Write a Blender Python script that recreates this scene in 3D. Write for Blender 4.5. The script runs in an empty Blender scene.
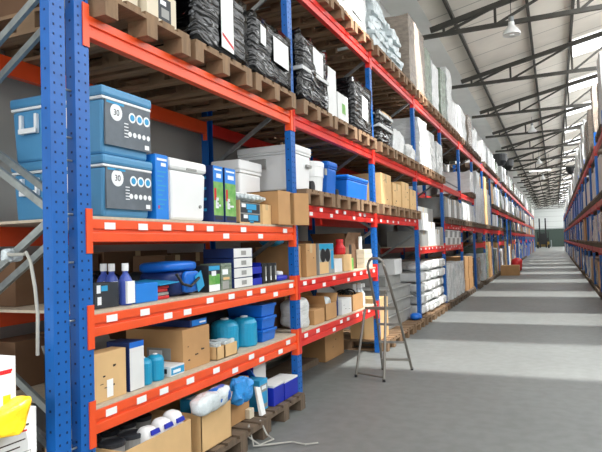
import bpy, bmesh, math, random
from mathutils import Vector, Matrix, noise
random.seed(7)
S = bpy.context.scene
COL = S.collection
PI = math.pi

# ------------------------------------------------------------------ camera, world, light, exposure
FPX, YAW, PITCH, ROLL, EYE = 576.381, .4145, .0345, -.0304, 1.5
fw = Vector((-math.sin(YAW)*math.cos(PITCH), math.cos(YAW)*math.cos(PITCH), math.sin(PITCH)))
r0 = Vector((math.cos(YAW), math.sin(YAW), 0)); u0 = r0.cross(fw)
rr = math.cos(ROLL)*r0 + math.sin(ROLL)*u0; uu = -math.sin(ROLL)*r0 + math.cos(ROLL)*u0
cd = bpy.data.cameras.new('camera'); cam = bpy.data.objects.new('camera', cd); COL.objects.link(cam)
cd.sensor_fit = 'HORIZONTAL'; cd.sensor_width = 36; cd.lens = FPX/602*36; cd.clip_start = .05; cd.clip_end = 300
mm = Matrix((rr, uu, -fw)).transposed().to_4x4(); mm.translation = (0, 0, EYE); cam.matrix_world = mm
S.camera = cam
S.view_settings.view_transform = 'Standard'; S.view_settings.look = 'None'
S.view_settings.gamma = 1; S.view_settings.use_curve_mapping = False
S.view_settings.exposure = 0.0
w = bpy.data.worlds.new('World'); S.world = w; w.use_nodes = True
w.node_tree.nodes['Background'].inputs[0].default_value = (.86, .93, 1, 1)
w.node_tree.nodes['Background'].inputs[1].default_value = 1.0
S.cycles.use_denoising = True
S.cycles.max_bounces = 6; S.cycles.diffuse_bounces = 4; S.cycles.glossy_bounces = 3
S.cycles.transparent_max_bounces = 6; S.cycles.caustics_reflective = False; S.cycles.caustics_refractive = False
S.cycles.sample_clamp_indirect = 4

TRUSS = [14.45 - 5.2*3 + 5.2*k for k in range(23)]     # y of the roof trusses
ROOFZ = lambda x: 7.0 + .21*(x + 2.65)
def lamp(name, kind, loc, rot, energy, col=(1, 1, 1), **kw):
    d = bpy.data.lights.new(name, kind); d.energy = energy; d.color = col
    for k, v in kw.items(): setattr(d, k, v)
    o = bpy.data.objects.new(name, d); COL.objects.link(o); o.location = loc; o.rotation_euler = rot
    return o
# daylight that falls through the row of roof lights: one soft strip under the panes ...
lamp('roof_light_glow', 'AREA', (1.75, 42, 7.55), (0, math.radians(-22), 0), 3450, (.95, .98, 1), shape='RECTANGLE', size=2.0, size_y=108)
# ... and one beam per pane, wide across the aisle and narrow along it
SUNTILT = math.radians(11.5)
for k, ty in enumerate(TRUSS):
    far_, wide = (2.25, .043) if k == 1 else (1.0, .034)
    o = lamp('roof_light_beam', 'SPOT', (.84, ty + far_, 7.5), (SUNTILT, 0, 0), 4300, (1, .99, .96),
             spot_size=math.radians(150), spot_blend=.1, shadow_soft_size=.03)
    o.scale = (1, wide, 1)
# added fill over the rack across the aisle, to brighten roof and gutter
lamp('roof_gutter_fill', 'AREA', (5.8, 50, 6.4), (0, math.radians(90), 0), 4700, (.96, .98, 1), shape='RECTANGLE', size=3.2, size_y=120)
lamp('end_wall_fill', 'AREA', (-.6, 100, 6.9), (math.radians(55), 0, 0), 650, (.96, .98, 1), shape='RECTANGLE', size=4, size_y=2)  # added fill lamp that brightens the far wall
# added fill behind the viewer for the near interior; no door stands there
lamp('near_end_fill', 'AREA', (-.6, -9, 3.0), (math.radians(90), 0, 0), 480, (.93, .97, 1), shape='RECTANGLE', size=5, size_y=5)

# ------------------------------------------------------------------ materials
def lin(c):
    return tuple(((v/255)/12.92 if v/255 <= .04045 else ((v/255+.055)/1.055)**2.4) for v in c) + (1,)
def M(name, col, rough=.55, metal=0, nz=.12, ns=6, bump=0, bs=40, stretch=(1, 1, 1), emit=0, spec=.5, trans=0, coat=0, col2=None, alpha=1):
    m = bpy.data.materials.new(name); m.use_nodes = True
    nt = m.node_tree; N = nt.nodes; L = nt.links
    b = N['Principled BSDF']
    b.inputs['Roughness'].default_value = rough; b.inputs['Metallic'].default_value = metal
    b.inputs['Specular IOR Level'].default_value = spec; b.inputs['Transmission Weight'].default_value = trans
    b.inputs['Coat Weight'].default_value = coat; b.inputs['Alpha'].default_value = alpha
    c = lin(col); b.inputs['Base Color'].default_value = c
    tc = N.new('ShaderNodeTexCoord'); mp = N.new('ShaderNodeMapping'); L.new(tc.outputs['Object'], mp.inputs[0])
    mp.inputs['Scale'].default_value = stretch
    if nz or col2:
        n = N.new('ShaderNodeTexNoise'); n.inputs['Scale'].default_value = ns; n.inputs['Detail'].default_value = 4
        L.new(mp.outputs[0], n.inputs['Vector'])
        r = N.new('ShaderNodeValToRGB'); L.new(n.outputs['Fac'], r.inputs[0])
        c2 = lin(col2) if col2 else tuple(min(1, v*(1+nz)) for v in c[:3]) + (1,)
        r.color_ramp.elements[0].position = .3; r.color_ramp.elements[1].position = .7
        r.color_ramp.elements[0].color = c if col2 else tuple(v*(1-nz) for v in c[:3]) + (1,)
        r.color_ramp.elements[1].color = c2
        L.new(r.outputs[0], b.inputs['Base Color'])
    if bump:
        n2 = N.new('ShaderNodeTexNoise'); n2.inputs['Scale'].default_value = bs; n2.inputs['Detail'].default_value = 5
        L.new(mp.outputs[0], n2.inputs['Vector'])
        bp = N.new('ShaderNodeBump'); bp.inputs['Strength'].default_value = bump; bp.inputs['Distance'].default_value = .03
        L.new(n2.outputs['Fac'], bp.inputs['Height']); L.new(bp.outputs[0], b.inputs['Normal'])
    if emit:
        b.inputs['Emission Color'].default_value = c; b.inputs['Emission Strength'].default_value = emit
    return m
BLUE = M('blue_upright_paint', (6, 92, 172), .38, nz=.1)
HOLE = M('slot_dark', (6, 40, 84), .7, nz=0)
ORANGE = M('orange_beam_paint', (236, 82, 34), .36, nz=.06)
RED = M('red_beam_tone', (218, 44, 34), .36, nz=.06)  # redder tone for the beams beyond the first bay
GALV = M('galvanised_steel', (150, 155, 155), .35, .75, nz=.15, ns=20)
ALU = M('aluminium', (136, 132, 124), .42, .6, nz=.08)
STEEL = M('dark_truss_steel', (62, 60, 54), .6, nz=.15)
WOOD = M('pallet_wood', (132, 105, 78), .75, nz=.28, ns=3, stretch=(1, 6, 1), bump=.15, bs=30)
WOODG = M('old_pallet_wood', (100, 84, 68), .8, nz=.3, ns=3, stretch=(1, 6, 1), bump=.15, bs=30)
BOARD = M('chipboard', (196, 180, 158), .7, nz=.1, ns=30)
CARD = M('cardboard', (186, 142, 94), .75, nz=.07)
CARDL = M('pale_cardboard', (216, 178, 126), .75, nz=.06)
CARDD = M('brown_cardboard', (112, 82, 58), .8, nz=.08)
TAPE = M('packing_tape', (206, 180, 140), .25, nz=.05)
INK = M('print_ink', (60, 46, 36), .7, nz=0)
INKW = M('white_print', (235, 238, 240), .5, nz=0)
WHITE = M('white_plastic', (236, 237, 236), .35, nz=.02)
PAPER = M('white_paper', (240, 240, 238), .6, nz=.02)
CREAM = M('cream_carton', (214, 202, 178), .65, nz=.05)
GREYC = M('grey_carton', (150, 150, 146), .7, nz=.08)
WBOX = M('white_carton', (222, 222, 220), .6, nz=.04)
BLACKW = M('black_stretch_film', (4, 4, 5), .1, nz=.1, spec=.42)
def film_wrinkles(m, scale, dist, strength):
    nt = m.node_tree; N = nt.nodes; L = nt.links
    tc = N.new('ShaderNodeTexCoord'); mp = N.new('ShaderNodeMapping'); mp.inputs['Rotation'].default_value = (.2, .1, 0); mp.inputs['Scale'].default_value = (1, .45, 1.25); L.new(tc.outputs['Object'], mp.inputs[0])
    wv = N.new('ShaderNodeTexWave'); wv.bands_direction = 'Z'; wv.inputs['Scale'].default_value = scale
    wv.inputs['Distortion'].default_value = dist; wv.inputs['Detail'].default_value = 2; wv.inputs['Detail Scale'].default_value = 1.6
    L.new(mp.outputs[0], wv.inputs['Vector'])
    bp = N.new('ShaderNodeBump'); bp.inputs['Strength'].default_value = strength; bp.inputs['Distance'].default_value = .012
    L.new(wv.outputs['Fac'], bp.inputs['Height']); L.new(bp.outputs[0], N['Principled BSDF'].inputs['Normal'])
film_wrinkles(BLACKW, 4.2, 9, .42)
CLEARW = M('pale_stretch_film', (224, 226, 225), .22, nz=.08, ns=7, bump=.35, bs=18, stretch=(1, 1, 3), spec=.7)
WHITEW = M('white_stretch_film', (214, 216, 214), .22, nz=.14, ns=7, bump=.5, bs=18, stretch=(1, 1, 3), spec=.6)
BROWNW = M('film_over_cardboard', (148, 136, 124), .22, nz=.2, ns=6, bump=.5, bs=18, stretch=(1, 1, 3), spec=.6)
GREENW = M('film_over_green', (120, 134, 116), .22, nz=.3, ns=6, bump=.5, bs=18, stretch=(1, 1, 3), spec=.6)
POLY = M('clear_plastic', (205, 214, 216), .12, nz=.15, ns=9, bump=.5, bs=25, spec=.7)
COOLB = M('cooler_blue', (80, 142, 184), .42, nz=.03)
COOLD = M('royal_blue_plastic', (20, 104, 200), .35, nz=.04)
LGREY = M('cooler_label_grey', (92, 100, 108), .5, nz=.2, ns=9)
LBLUE = M('cyan_print', (40, 150, 200), .5, nz=0)
SKYB = M('bright_blue_carton', (22, 124, 214), .5, nz=.04)
NAVY = M('navy_carton', (14, 40, 96), .5, nz=.08)
DARK = M('dark_grey', (40, 44, 50), .55, nz=.2)
BLK = M('black_plastic', (16, 17, 19), .45, nz=.1)
GRN = M('green_print', (72, 150, 58), .5, nz=.35, ns=14, col2=(150, 190, 110))
TEAL = M('teal_gas_bottle', (32, 150, 190), .32, nz=.04)
ROYAL = M('deep_blue_plastic', (22, 42, 168), .4, nz=.06)
LBAG = M('light_blue_bag', (48, 142, 214), .25, nz=.15, bump=.5, bs=14)
ROPE = M('rope_fibre', (170, 168, 160), .8)
BOTB = M('bottle_blue', (62, 84, 168), .3, nz=.05)
YEL = M('yellow_plastic_bag', (240, 190, 30), .35, nz=.1, bump=.5, bs=10)
REDP = M('red_print', (200, 30, 36), .5, nz=.05)
PINK = M('red_bag', (206, 44, 46), .5, nz=.1)
CEIL = M('roof_sheet', (228, 222, 211), .8, nz=.06, ns=1.2)
WALLM = M('grey_wall', (176, 176, 172), .85, nz=.04, ns=1.5)
GUTM = M('grey_gutter', (236, 237, 234), .85, nz=.04, ns=1.5)
SIDING = M('white_siding', (226, 230, 228), .6, nz=.03)
GREEND = M('dark_green_door', (58, 74, 66), .6, nz=.1)
GLOW = M('roof_light_pane', (250, 252, 255), .5, nz=0, emit=1.7)
LAMPM = M('lamp_white', (236, 238, 236), .3, nz=.02)
TUBE = M('lit_tube', (255, 255, 250), .5, nz=0, emit=3)
FLOOR = M('concrete_floor', (119, 122, 120), .5, nz=.06, ns=1.1)
def floor_wear(m):
    nt = m.node_tree; N = nt.nodes; L = nt.links; b = N['Principled BSDF']
    src = b.inputs['Base Color'].links[0].from_socket
    n = N.new('ShaderNodeTexNoise'); n.inputs['Scale'].default_value = 9; n.inputs['Detail'].default_value = 8
    tc = N.new('ShaderNodeTexCoord'); L.new(tc.outputs['Object'], n.inputs['Vector'])
    rp = N.new('ShaderNodeValToRGB'); rp.color_ramp.elements[0].position = .35; rp.color_ramp.elements[0].color = (.86, .86, .85, 1)
    rp.color_ramp.elements[1].position = .62; rp.color_ramp.elements[1].color = (1, 1, 1, 1)
    L.new(n.outputs['Fac'], rp.inputs[0])
    mx = N.new('ShaderNodeMixRGB'); mx.blend_type = 'MULTIPLY'; mx.inputs[0].default_value = 1
    L.new(src, mx.inputs[1]); L.new(rp.outputs[0], mx.inputs[2]); L.new(mx.outputs[0], b.inputs['Base Color'])
floor_wear(FLOOR)
def seams(m, axis, pitch, width, dark):
    nt = m.node_tree; N = nt.nodes; L = nt.links; b = N['Principled BSDF']
    src = b.inputs['Base Color'].links[0].from_socket
    tc = N.new('ShaderNodeTexCoord'); sp = N.new('ShaderNodeSeparateXYZ'); L.new(tc.outputs['Object'], sp.inputs[0])
    a = N.new('ShaderNodeMath'); a.operation = 'PINGPONG'; a.inputs[1].default_value = pitch/2; L.new(sp.outputs[axis], a.inputs[0])
    c = N.new('ShaderNodeMath'); c.operation = 'LESS_THAN'; c.inputs[1].default_value = width; L.new(a.outputs[0], c.inputs[0])
    mx = N.new('ShaderNodeMixRGB'); mx.blend_type = 'MULTIPLY'; L.new(c.outputs[0], mx.inputs[0]); L.new(src, mx.inputs[1])
    mx.inputs[2].default_value = (dark, dark, dark, 1); L.new(mx.outputs[0], b.inputs['Base Color'])
seams(CEIL, 1, 1.3, .018, .45)
seams(SIDING, 2, .9, .03, .7)

# ------------------------------------------------------------------ mesh helpers
class MB:
    def __init__(s, o=(0, 0, 0)): s.o = Vector(o); s.v = []; s.f = []; s.mi = []; s.mats = []
    def _m(s, m):
        if m not in s.mats: s.mats.append(m)
        return s.mats.index(m)
    def add(s, vs, fs, m):
        n = len(s.v); k = s._m(m); s.v += [Vector(v) - s.o for v in vs]
        for f in fs: s.f.append([i+n for i in f]); s.mi.append(k)
        return s
    def box(s, x0, x1, y0, y1, z0, z1, m, taper=0, tx=None, ty=None):
        tx = taper if tx is None else tx; ty = taper if ty is None else ty
        vs = [(x0+tx, y0+ty, z0), (x1-tx, y0+ty, z0), (x1-tx, y1-ty, z0), (x0+tx, y1-ty, z0), (x0, y0, z1), (x1, y0, z1), (x1, y1, z1), (x0, y1, z1)]
        return s.add(vs, [(3, 2, 1, 0), (4, 5, 6, 7), (0, 1, 5, 4), (1, 2, 6, 5), (2, 3, 7, 6), (3, 0, 4, 7)], m)
    def hexa(s, vs, m):
        return s.add(vs, [(3, 2, 1, 0), (4, 5, 6, 7), (0, 1, 5, 4), (1, 2, 6, 5), (2, 3, 7, 6), (3, 0, 4, 7)], m)
    def bar(s, a, b, w, h, m, up=(0, 0, 1)):
        a = Vector(a); b = Vector(b); d = (b-a).normalized(); u = Vector(up)
        if abs(d.dot(u)) > .98: u = Vector((1, 0, 0))
        x = d.cross(u).normalized()*w/2; y = x.cross(d).normalized()*h/2
        return s.hexa([a-x-y, a+x-y, a+x+y, a-x+y, b-x-y, b+x-y, b+x+y, b-x+y], m)
    def lathe(s, prof, c, m, n=20, axis='z', sm=True):
        vs = []; fs = []
        for (r, z) in prof:
            for i in range(n):
                a = 2*PI*i/n; p = (r*math.cos(a), r*math.sin(a), z)
                if axis == 'x': p = (p[2], p[0], p[1])
                if axis == 'y': p = (p[1], p[2], p[0])
                vs.append((p[0]+c[0], p[1]+c[1], p[2]+c[2]))
        for j in range(len(prof)-1):
            for i in range(n):
                fs.append((j*n+i, j*n+(i+1) % n, (j+1)*n+(i+1) % n, (j+1)*n+i))
        fs.append(tuple(range(n-1, -1, -1))); fs.append(tuple((len(prof)-1)*n+i for i in range(n)))
        return s.add(vs, fs, m)
    def tube(s, pts, r, m, n=8):
        pts = [Vector(p) for p in pts]; vs = []; fs = []
        for i, p in enumerate(pts):
            d = (pts[min(i+1, len(pts)-1)] - pts[max(i-1, 0)]).normalized()
            u = Vector((0, 0, 1)) if abs(d.z) < .9 else Vector((0, 1, 0))
            x = d.cross(u).normalized(); y = x.cross(d)
            for k in range(n):
                a = 2*PI*k/n; vs.append(p + x*r*math.cos(a) + y*r*math.sin(a))
        for i in range(len(pts)-1):
            for k in range(n): fs.append((i*n+k, i*n+(k+1) % n, (i+1)*n+(k+1) % n, (i+1)*n+k))
        fs.append(tuple(range(n-1, -1, -1))); fs.append(tuple((len(pts)-1)*n+k for k in range(n)))
        return s.add(vs, fs, m)
    def lumpy(s, x0, x1, y0, y1, z0, z1, m, amp=.02, sc=4, seed=0, cuts=7, pw=0, topdrop=0):
        """a box whose skin is subdivided and pushed about by noise; pw rounds it towards an ellipsoid"""
        n = cuts; idx = {}; vs = []; fs = []
        def vid(i, j, k):
            if (i, j, k) not in idx:
                a, b, c = i/n*2-1, j/n*2-1, k/n*2-1
                if pw:
                    l = (abs(a)**pw + abs(b)**pw + abs(c)**pw)**(1/pw); q = max(abs(a), abs(b), abs(c)); f = q/l if l else 1
                    a, b, c = a*f, b*f, c*f
                p = Vector((x0+(a+1)/2*(x1-x0), y0+(b+1)/2*(y1-y0), z0+(c+1)/2*(z1-z0)))
                d = noise.noise_vector(p*sc + Vector((seed*7.3, seed*3.1, seed)))*amp
                if k == 0 and not pw: d.z = 0
                if topdrop and k == n: d.z -= abs(noise.noise(Vector((p.x*3, p.y*3, seed))))*topdrop
                idx[(i, j, k)] = len(vs); vs.append(p + d)
            return idx[(i, j, k)]
        for a in range(n):
            for b in range(n):
                fs.append((vid(a, b, 0), vid(a, b+1, 0), vid(a+1, b+1, 0), vid(a+1, b, 0)))
                fs.append((vid(a, b, n), vid(a+1, b, n), vid(a+1, b+1, n), vid(a, b+1, n)))
                fs.append((vid(a, 0, b), vid(a+1, 0, b), vid(a+1, 0, b+1), vid(a, 0, b+1)))
                fs.append((vid(a, n, b), vid(a, n, b+1), vid(a+1, n, b+1), vid(a+1, n, b)))
                fs.append((vid(0, a, b), vid(0, a, b+1), vid(0, a+1, b+1), vid(0, a+1, b)))
                fs.append((vid(n, a, b), vid(n, a+1, b), vid(n, a+1, b+1), vid(n, a, b+1)))
        return s.add(vs, fs, m)
    def build(s, name, parent=None, bevel=0, smooth=False):
        me = bpy.data.meshes.new(name); me.from_pydata([tuple(v) for v in s.v], [], s.f)
        for m in s.mats: me.materials.append(m)
        me.polygons.foreach_set('material_index', s.mi)
        if smooth: me.polygons.foreach_set('use_smooth', [True]*len(s.f))
        me.update()
        o = bpy.data.objects.new(name, me); COL.objects.link(o)
        if parent: o.parent = parent
        else: o.location = s.o
        if bevel:
            b = o.modifiers.new('bevel', 'BEVEL'); b.width = bevel; b.segments = 2; b.limit_method = 'ANGLE'; b.angle_limit = math.radians(40)
        return o
def tag(o, label, cat, group=None, kind='thing'):
    o['label'] = label; o['category'] = cat; o['kind'] = kind
    if group: o['group'] = group
    return o
def struct(o, label=None):
    o['kind'] = 'structure'
    if label: o['label'] = label
    return o
def thing(name, label, cat, loc, group=None):
    o = bpy.data.objects.new(name, None); COL.objects.link(o); o.location = loc; o.empty_display_size = .1
    return tag(o, label, cat, group)
def dup(root, loc, label=None, group=None, parent=None):
    r = root.copy(); COL.objects.link(r)
    if parent is None: r.location = loc
    else: r.parent = parent
    if label: r['label'] = label
    if group: r['group'] = group
    for ch in root.children: dup(ch, None, parent=r)
    return r
def text(name, body, size, loc, m, parent, ry=0, align='LEFT'):
    """flat lettering that faces the aisle (+x), loc in the parent's space"""
    c = bpy.data.curves.new(name, 'FONT'); c.body = body; c.size = size; c.extrude = .0006; c.align_x = align
    c.materials.append(m)
    t = bpy.data.objects.new(name, c); COL.objects.link(t)
    me = bpy.data.meshes.new_from_object(t.evaluated_get(bpy.context.evaluated_depsgraph_get())); bpy.data.objects.remove(t)
    o = bpy.data.objects.new(name, me); COL.objects.link(o); o.parent = parent; o.location = loc
    o.rotation_euler = (PI/2, ry, PI/2)
    return o

# ------------------------------------------------------------------ the building
Y0, Y1 = -9, 112
struct(MB((0, 0, 0)).box(-3.6, 6.2, Y0, Y1, -.15, 0, FLOOR).build('floor'))
struct(MB((-3.5, 0, 0)).box(-3.6, -3.42, Y0, Y1, 0, 7.0, WALLM).build('wall_left'))
struct(MB((-3, 0, 7)).box(-3.6, -2.65, Y0, Y1, 7.0, 7.35, GUTM).build('trim_gutter_beam'))
struct(MB((6, 0, 0)).box(6.0, 6.15, Y0, Y1, 0, 8.8, WALLM).build('wall_right'))
b = MB((0, 0, 7)); zl, zr = ROOFZ(-2.65), ROOFZ(6.1)
b.hexa([(-2.66, Y0, zl), (6.1, Y0, zr), (6.1, Y1, zr), (-2.66, Y1, zl), (-2.66, Y0, zl+.06), (6.1, Y0, zr+.06), (6.1, Y1, zr+.06), (-2.66, Y1, zl+.06)], CEIL)
struct(b.build('ceiling'))
struct(MB((0, 112, 0)).box(-3.6, 6.2, 112, 112.2, 0, 9, SIDING).build('wall_back'))
door = struct(MB((-.6, 111.9, 0)).box(-3.4, 5.8, 111.86, 111.98, 0, 3.15, GREEND).build('door_1'))
MB((-.6, 111.9, 0)).box(-3.4, 5.8, 111.8, 111.9, 3.2, 3.32, GALV).build('door_rail', door)
MB((-.6, 111.9, 0)).box(-.75, -.6, 111.8, 111.9, 0, 1.2, GALV).build('door_post', door)
for i, x in enumerate((-2.1, -.4, .68, 2.2, 3.8, 5.2)):
    z = ROOFZ(x)
    struct(MB((x, 0, z)).box(x-.035, x+.035, Y0, Y1, z-.12, z-.012, STEEL).build('trim_purlin'))
def truss(y):
    o = bpy.data.objects.new('trim_roof_truss', None); COL.objects.link(o); o.location = (0, y, 6.65); struct(o)
    O = (0, y, 6.65); W = .09
    top = lambda x: ROOFZ(x) - .2
    MB(O).bar((-2.65, y, top(-2.65)), (6, y, top(6)), W, .13, STEEL).build('top_chord', o)
    MB(O).bar((-2.98, y, 6.65), (6, y, 6.65), W, .1, STEEL).build('bottom_chord', o)
    for x in (-2.32, -1.1, .7, 2.4, 4.2):
        MB(O).bar((x, y, 6.65), (x, y, top(x)), .05, .06, STEEL).build('web_post', o)
    for a, c in ((-2.27, -1.15), (-1.05, .62), (.75, 2.32), (2.45, 4.12), (4.25, 5.9)):
        MB(O).bar((a, y, 6.68), (c, y, top(c)-.03), .05, .06, STEEL).build('web_diagonal', o)
    return o
tr = truss(TRUSS[0])
for ty in TRUSS[1:]: dup(tr, (0, ty, 6.65))
for i, ty in enumerate(TRUSS):
    for j, (a, c) in enumerate(((.22, 1.42), (1.52, 2.1))):
        z = lambda x: ROOFZ(x) - .02
        q = [(.76, ty+a), (4.6, ty+a), (4.6, ty+c), (.76, ty+c)]
        bb = MB((2, ty+a, 7.7)).hexa([(x, y, z(x)-.02) for x, y in q] + [(x, y, z(x)) for x, y in q], GLOW)
        struct(bb.build('window_%d' % (2*i+j+1)))

# ------------------------------------------------------------------ pallet rack: uprights, beams, boards
XF, XR = -2.266, -3.27
NB = 27; NI = 17
PY = [2.27 + 2.7*n for n in range(NB+1)]          # near edge of each upright
def post(bm, x0, x1, y0, zt, holes=True, side=-1):
    """open channel upright: web to the aisle, two flanges, rows of slots in the web"""
    y1 = y0 + .1; t = .012
    f0, f1 = (x1-t, x1) if side > 0 else (x0, x0+t)
    bm.box(f0, f1, y0+t, y1-t, 0, zt, BLUE)
    bm.box(x0, x1, y0, y0+t, 0, zt, BLUE); bm.box(x0, x1, y1-t, y1, 0, zt, BLUE)
    if holes:
        for yy in (y0+.027, y1-.027):
            z = .1
            while z < zt:
                if side > 0: bm.box(f1-.004, f1+.0012, yy-.005, yy+.005, z, z+.012, HOLE)
                z += .05
        z = .12
        while z < zt:
            bm.box((x0+x1)/2-.006, (x0+x1)/2+.006, y0-.0012, y0+.004, z, z+.012, HOLE)
            z += .1
def upright(y0, zt, label, group=None, holes=True, xf=XF, xr=XR, sgn=1):
    o = thing('rack_upright', label, 'rack frame', ((xf+xr)/2, y0+.05, 0), group)
    O = o.location; yc = y0+.05
    a = (xf-.062, xf) if sgn > 0 else (xf, xf+.062)
    c = (xr, xr+.075) if sgn > 0 else (xr-.075, xr)
    b = MB(O); post(b, *a, y0, zt, holes, sgn); b.build('front_post', o)
    b = MB(O); post(b, *c, y0, zt, False, -sgn); b.build('rear_post', o)
    xa, xb = (a[0]+a[1])/2, (c[0]+c[1])/2
    z = .5; front = True
    while z + .6 < zt:
        p, q = (xa, xb) if front else (xb, xa)
        MB(O).bar((p, yc, z), (q, yc, z+.59), .024, .038, GALV).build('brace', o)
        z += .6; front = not front
    for x in (xa, xb): MB(O).box(x-.06, x+.06, y0-.01, y0+.11, 0, .008, GALV).build('foot_plate', o)
    return o
upright(2.105, 4.24, 'blue rack upright standing free at the head of the row, nearest the viewer', holes=True)
o = upright(PY[0], 4.24, 'blue rack upright carrying the near ends of the first orange beams')
for z in (.5, 1.15, 1.45, 1.7, 1.98, 2.1, 2.35):
    MB(o.location).lathe([(.006, 0), (.006, .06)], (XF-.03, PY[0]-.0625, z), GALV, 8, 'y').build('spacer_bolt', o)
nm = ['where the orange beams meet the first red ones', 'behind the step ladder', 'between the grey crates and the white packs', 'between the white packs and the silver wrapped loads', 'before the brown cartons on the floor']
for n in range(1, 6): upright(PY[n], 4.24, 'blue rack upright ' + nm[n-1])
far = upright(PY[6], 4.24, 'blue rack upright in the distant stretch of the long rack', 'distant uprights of the long rack', holes=False)
for n in range(7, NB+1): dup(far, (far.location.x, PY[n]+.05, 0))

def beam(n, zb, zt, m, label, group=None, tags=(), rear=False, py=None, xf=XF, xr=XR, detail=True):
    """one load beam between upright n and the next: boxed C-section with a step, and a hook plate at each end"""
    py = py or PY
    a, c = py[n]+.1, py[n+1]
    s = 1 if xf < 0 else -1
    X0, X1 = (xf-.055*s, xf+.0*s) if not rear else (xr+.02*s, xr+.07*s)
    x0, x1 = min(X0, X1), max(X0, X1)
    o = thing('rack_beam', label, 'shelf beam', (x0, a, zb), group); O = o.location; h = zt-zb
    b = MB(O)
    if detail and not rear:
        b.box(x0, x1-.012, a, c, zb, zt, m); b.box(x1-.014, x1, a, c, zb, zb+h*.42, m); b.box(x1-.014, x1, a, c, zb+h*.58, zt, m)
    else: b.box(x0, x1, a, c, zb, zt, m)
    b.build('beam_bar', o, bevel=.004 if detail and not rear else 0)
    xe = xf if not rear else (xr if s > 0 else xr)
    for yy, q in ((a, -1), (c, 1)):
        b = MB(O)
        lo, hi = zb-.06, zt+.055
        if not rear:
            xs = sorted((xf+.001*s, xf+.008*s)); b.box(xs[0], xs[1], min(yy, yy+q*.045), max(yy, yy+q*.045), lo, hi, m)
            b.box(x0, x1+.004, yy-.004, yy+.004, lo, hi, m)
        else: b.box(x0, x1, yy-.004, yy+.004, lo, hi, m)
        b.build('hook_plate', o)
    for ty, tz in tags:
        MB(O).box(x1, x1+.0025, ty-.042, ty+.042, tz-.019, tz+.019, PAPER).build('price_label', o)
    return o
LV = {'D': (.534, .661), 'C': (1.048, 1.165), 'B': (1.554, 1.678), 'B2': (1.787, 1.91), 'C2': (1.285, 1.41), 'A': (2.666, 2.787), 'T': (4.01, 4.157)}
bayname = ['first', 'second', 'third', 'fourth', 'fifth', 'sixth']
lvname = {'D': 'lowest', 'C': 'knee-high second', 'B': 'eye-level third', 'B2': 'eye-level', 'C2': 'waist-high', 'A': 'high pallet', 'T': 'topmost'}
bays = {0: 'DCBAT', 1: ['D', 'C', 'B2', 'A', 'T'], 2: ['B2', 'A', 'T'], 3: ['C2', 'A', 'T'], 4: ['C2', 'B2', 'A', 'T'], 5: ['B2', 'A', 'T']}
rng = random.Random(3)
for n, lv in bays.items():
    for l in lv:
        zb, zt = LV[l]; m = ORANGE if n == 0 else RED
        tg = []
        if l in 'DCB' or l in ('B2', 'C2'):
            L = PY[n+1]-PY[n]-.1; k = 10 if n < 2 else 7
            for i in range(k):
                if rng.random() < .06: continue
                tg.append((PY[n]+.1+L*(i+.45+rng.uniform(-.2, .2))/k, zb+(zt-zb)*rng.choice((.3, .72, .72))))
        cn = 'orange' if n == 0 else 'red'
        beam(n, zb, zt, m, '%s front beam of the %s bay at the %s level' % (cn, bayname[n], lvname[l]), tags=tg)
        beam(n, zb, zt, m, '%s rear beam of the %s bay at the %s level' % (cn, bayname[n], lvname[l]), rear=True)
beam(2, *LV['C'], RED, 'red rear beam low behind the step ladder', rear=True)
fb = None
for n in range(6, NB):
    lv = ['T'] + (['B2'] if n < 10 or n > 11 else []) + (['A'] if n >= 8 else []) + (['C2'] if n % 3 == 0 else [])
    for l in lv:
        zb, zt = LV[l]
        if fb is None: fb = beam(n, zb, zt, RED, 'red beam in the distant stretch of the long rack', 'distant beams of the long rack', detail=False)
        else: dup(fb, (fb.location.x, PY[n]+.1, zt-.147))
# decks of boards on the picking levels
for n, l, lab in ((0, 'D', 'first bay at the lowest level'), (0, 'C', 'first bay under the bottles and white boxes'), (0, 'B', 'first bay under the coolers'),
                  (1, 'D', 'second bay at the lowest level'), (1, 'C', 'second bay under the open carton'), (3, 'C2', 'fourth bay under the grey boxes'), (4, 'C2', 'fifth bay under the small white crates')):
    z = LV[l][1]; o = MB((XF, PY[n]+.1, z)).box(XR+.02, XF-.004, PY[n]+.11, PY[n+1]-.01, z+.001, z+.017, BOARD).build('shelf_board')
    tag(o, 'pale chipboard shelf deck in the ' + lab, 'shelf board')
ZB, ZC, ZD = 1.697, 1.184, .680

# ------------------------------------------------------------------ pallets
def pallet_thing(loc, label, m, group=None):
    """euro pallet, 1.2 deep (x) by .8 wide (y), loc = centre of its underside"""
    o = thing('pallet', label, 'pallet', loc, group); O = (0, 0, 0)
    b = MB()
    for i in range(5):
        y = -.4 + .145/2 + i*(.8-.145)/4; b.box(-.6, .6, y-.062, y+.062, .122, .144, m)
    for x in (-.6+.0725, 0, .6-.0725): b.box(x-.0725, x+.0725, -.4, .4, .1, .122, m)
    b.build('deck', o)
    for x in (-.6+.0725, 0, .6-.0725):
        for y in (-.35, 0, .35): MB().box(x-.0725, x+.0725, y-.05, y+.05, .022, .1, m).build('block', o)
    for y in (-.35, 0, .35): MB().box(-.6, .6, y-.05, y+.05, 0, .022, m).build('bottom_board', o)
    return o
PAL = pallet_thing((-2.78, 2.81, LV['A'][1]), 'pale wooden pallet under the cream box above the first bay', WOOD)
PALG = pallet_thing((-2.8, 4.6, .0), 'weathered wooden pallet on the floor under the blue boxes and white carton', WOODG)
PALG.location = (-2.78, 4.53, .001)
def pal(y, z, label, g=False, x=-2.78, group=None): return dup(PALG if g else PAL, (x, y, z), label, group)
def far_pallet_mesh():
    b = MB(); m = WOODG
    b.box(-.6, .6, -.4, .4, .1, .144, m)
    for x in (-.53, 0, .53):
        for y in (-.35, 0, .35): b.box(x-.07, x+.07, y-.05, y+.05, 0, .1, m)
    return b
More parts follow.
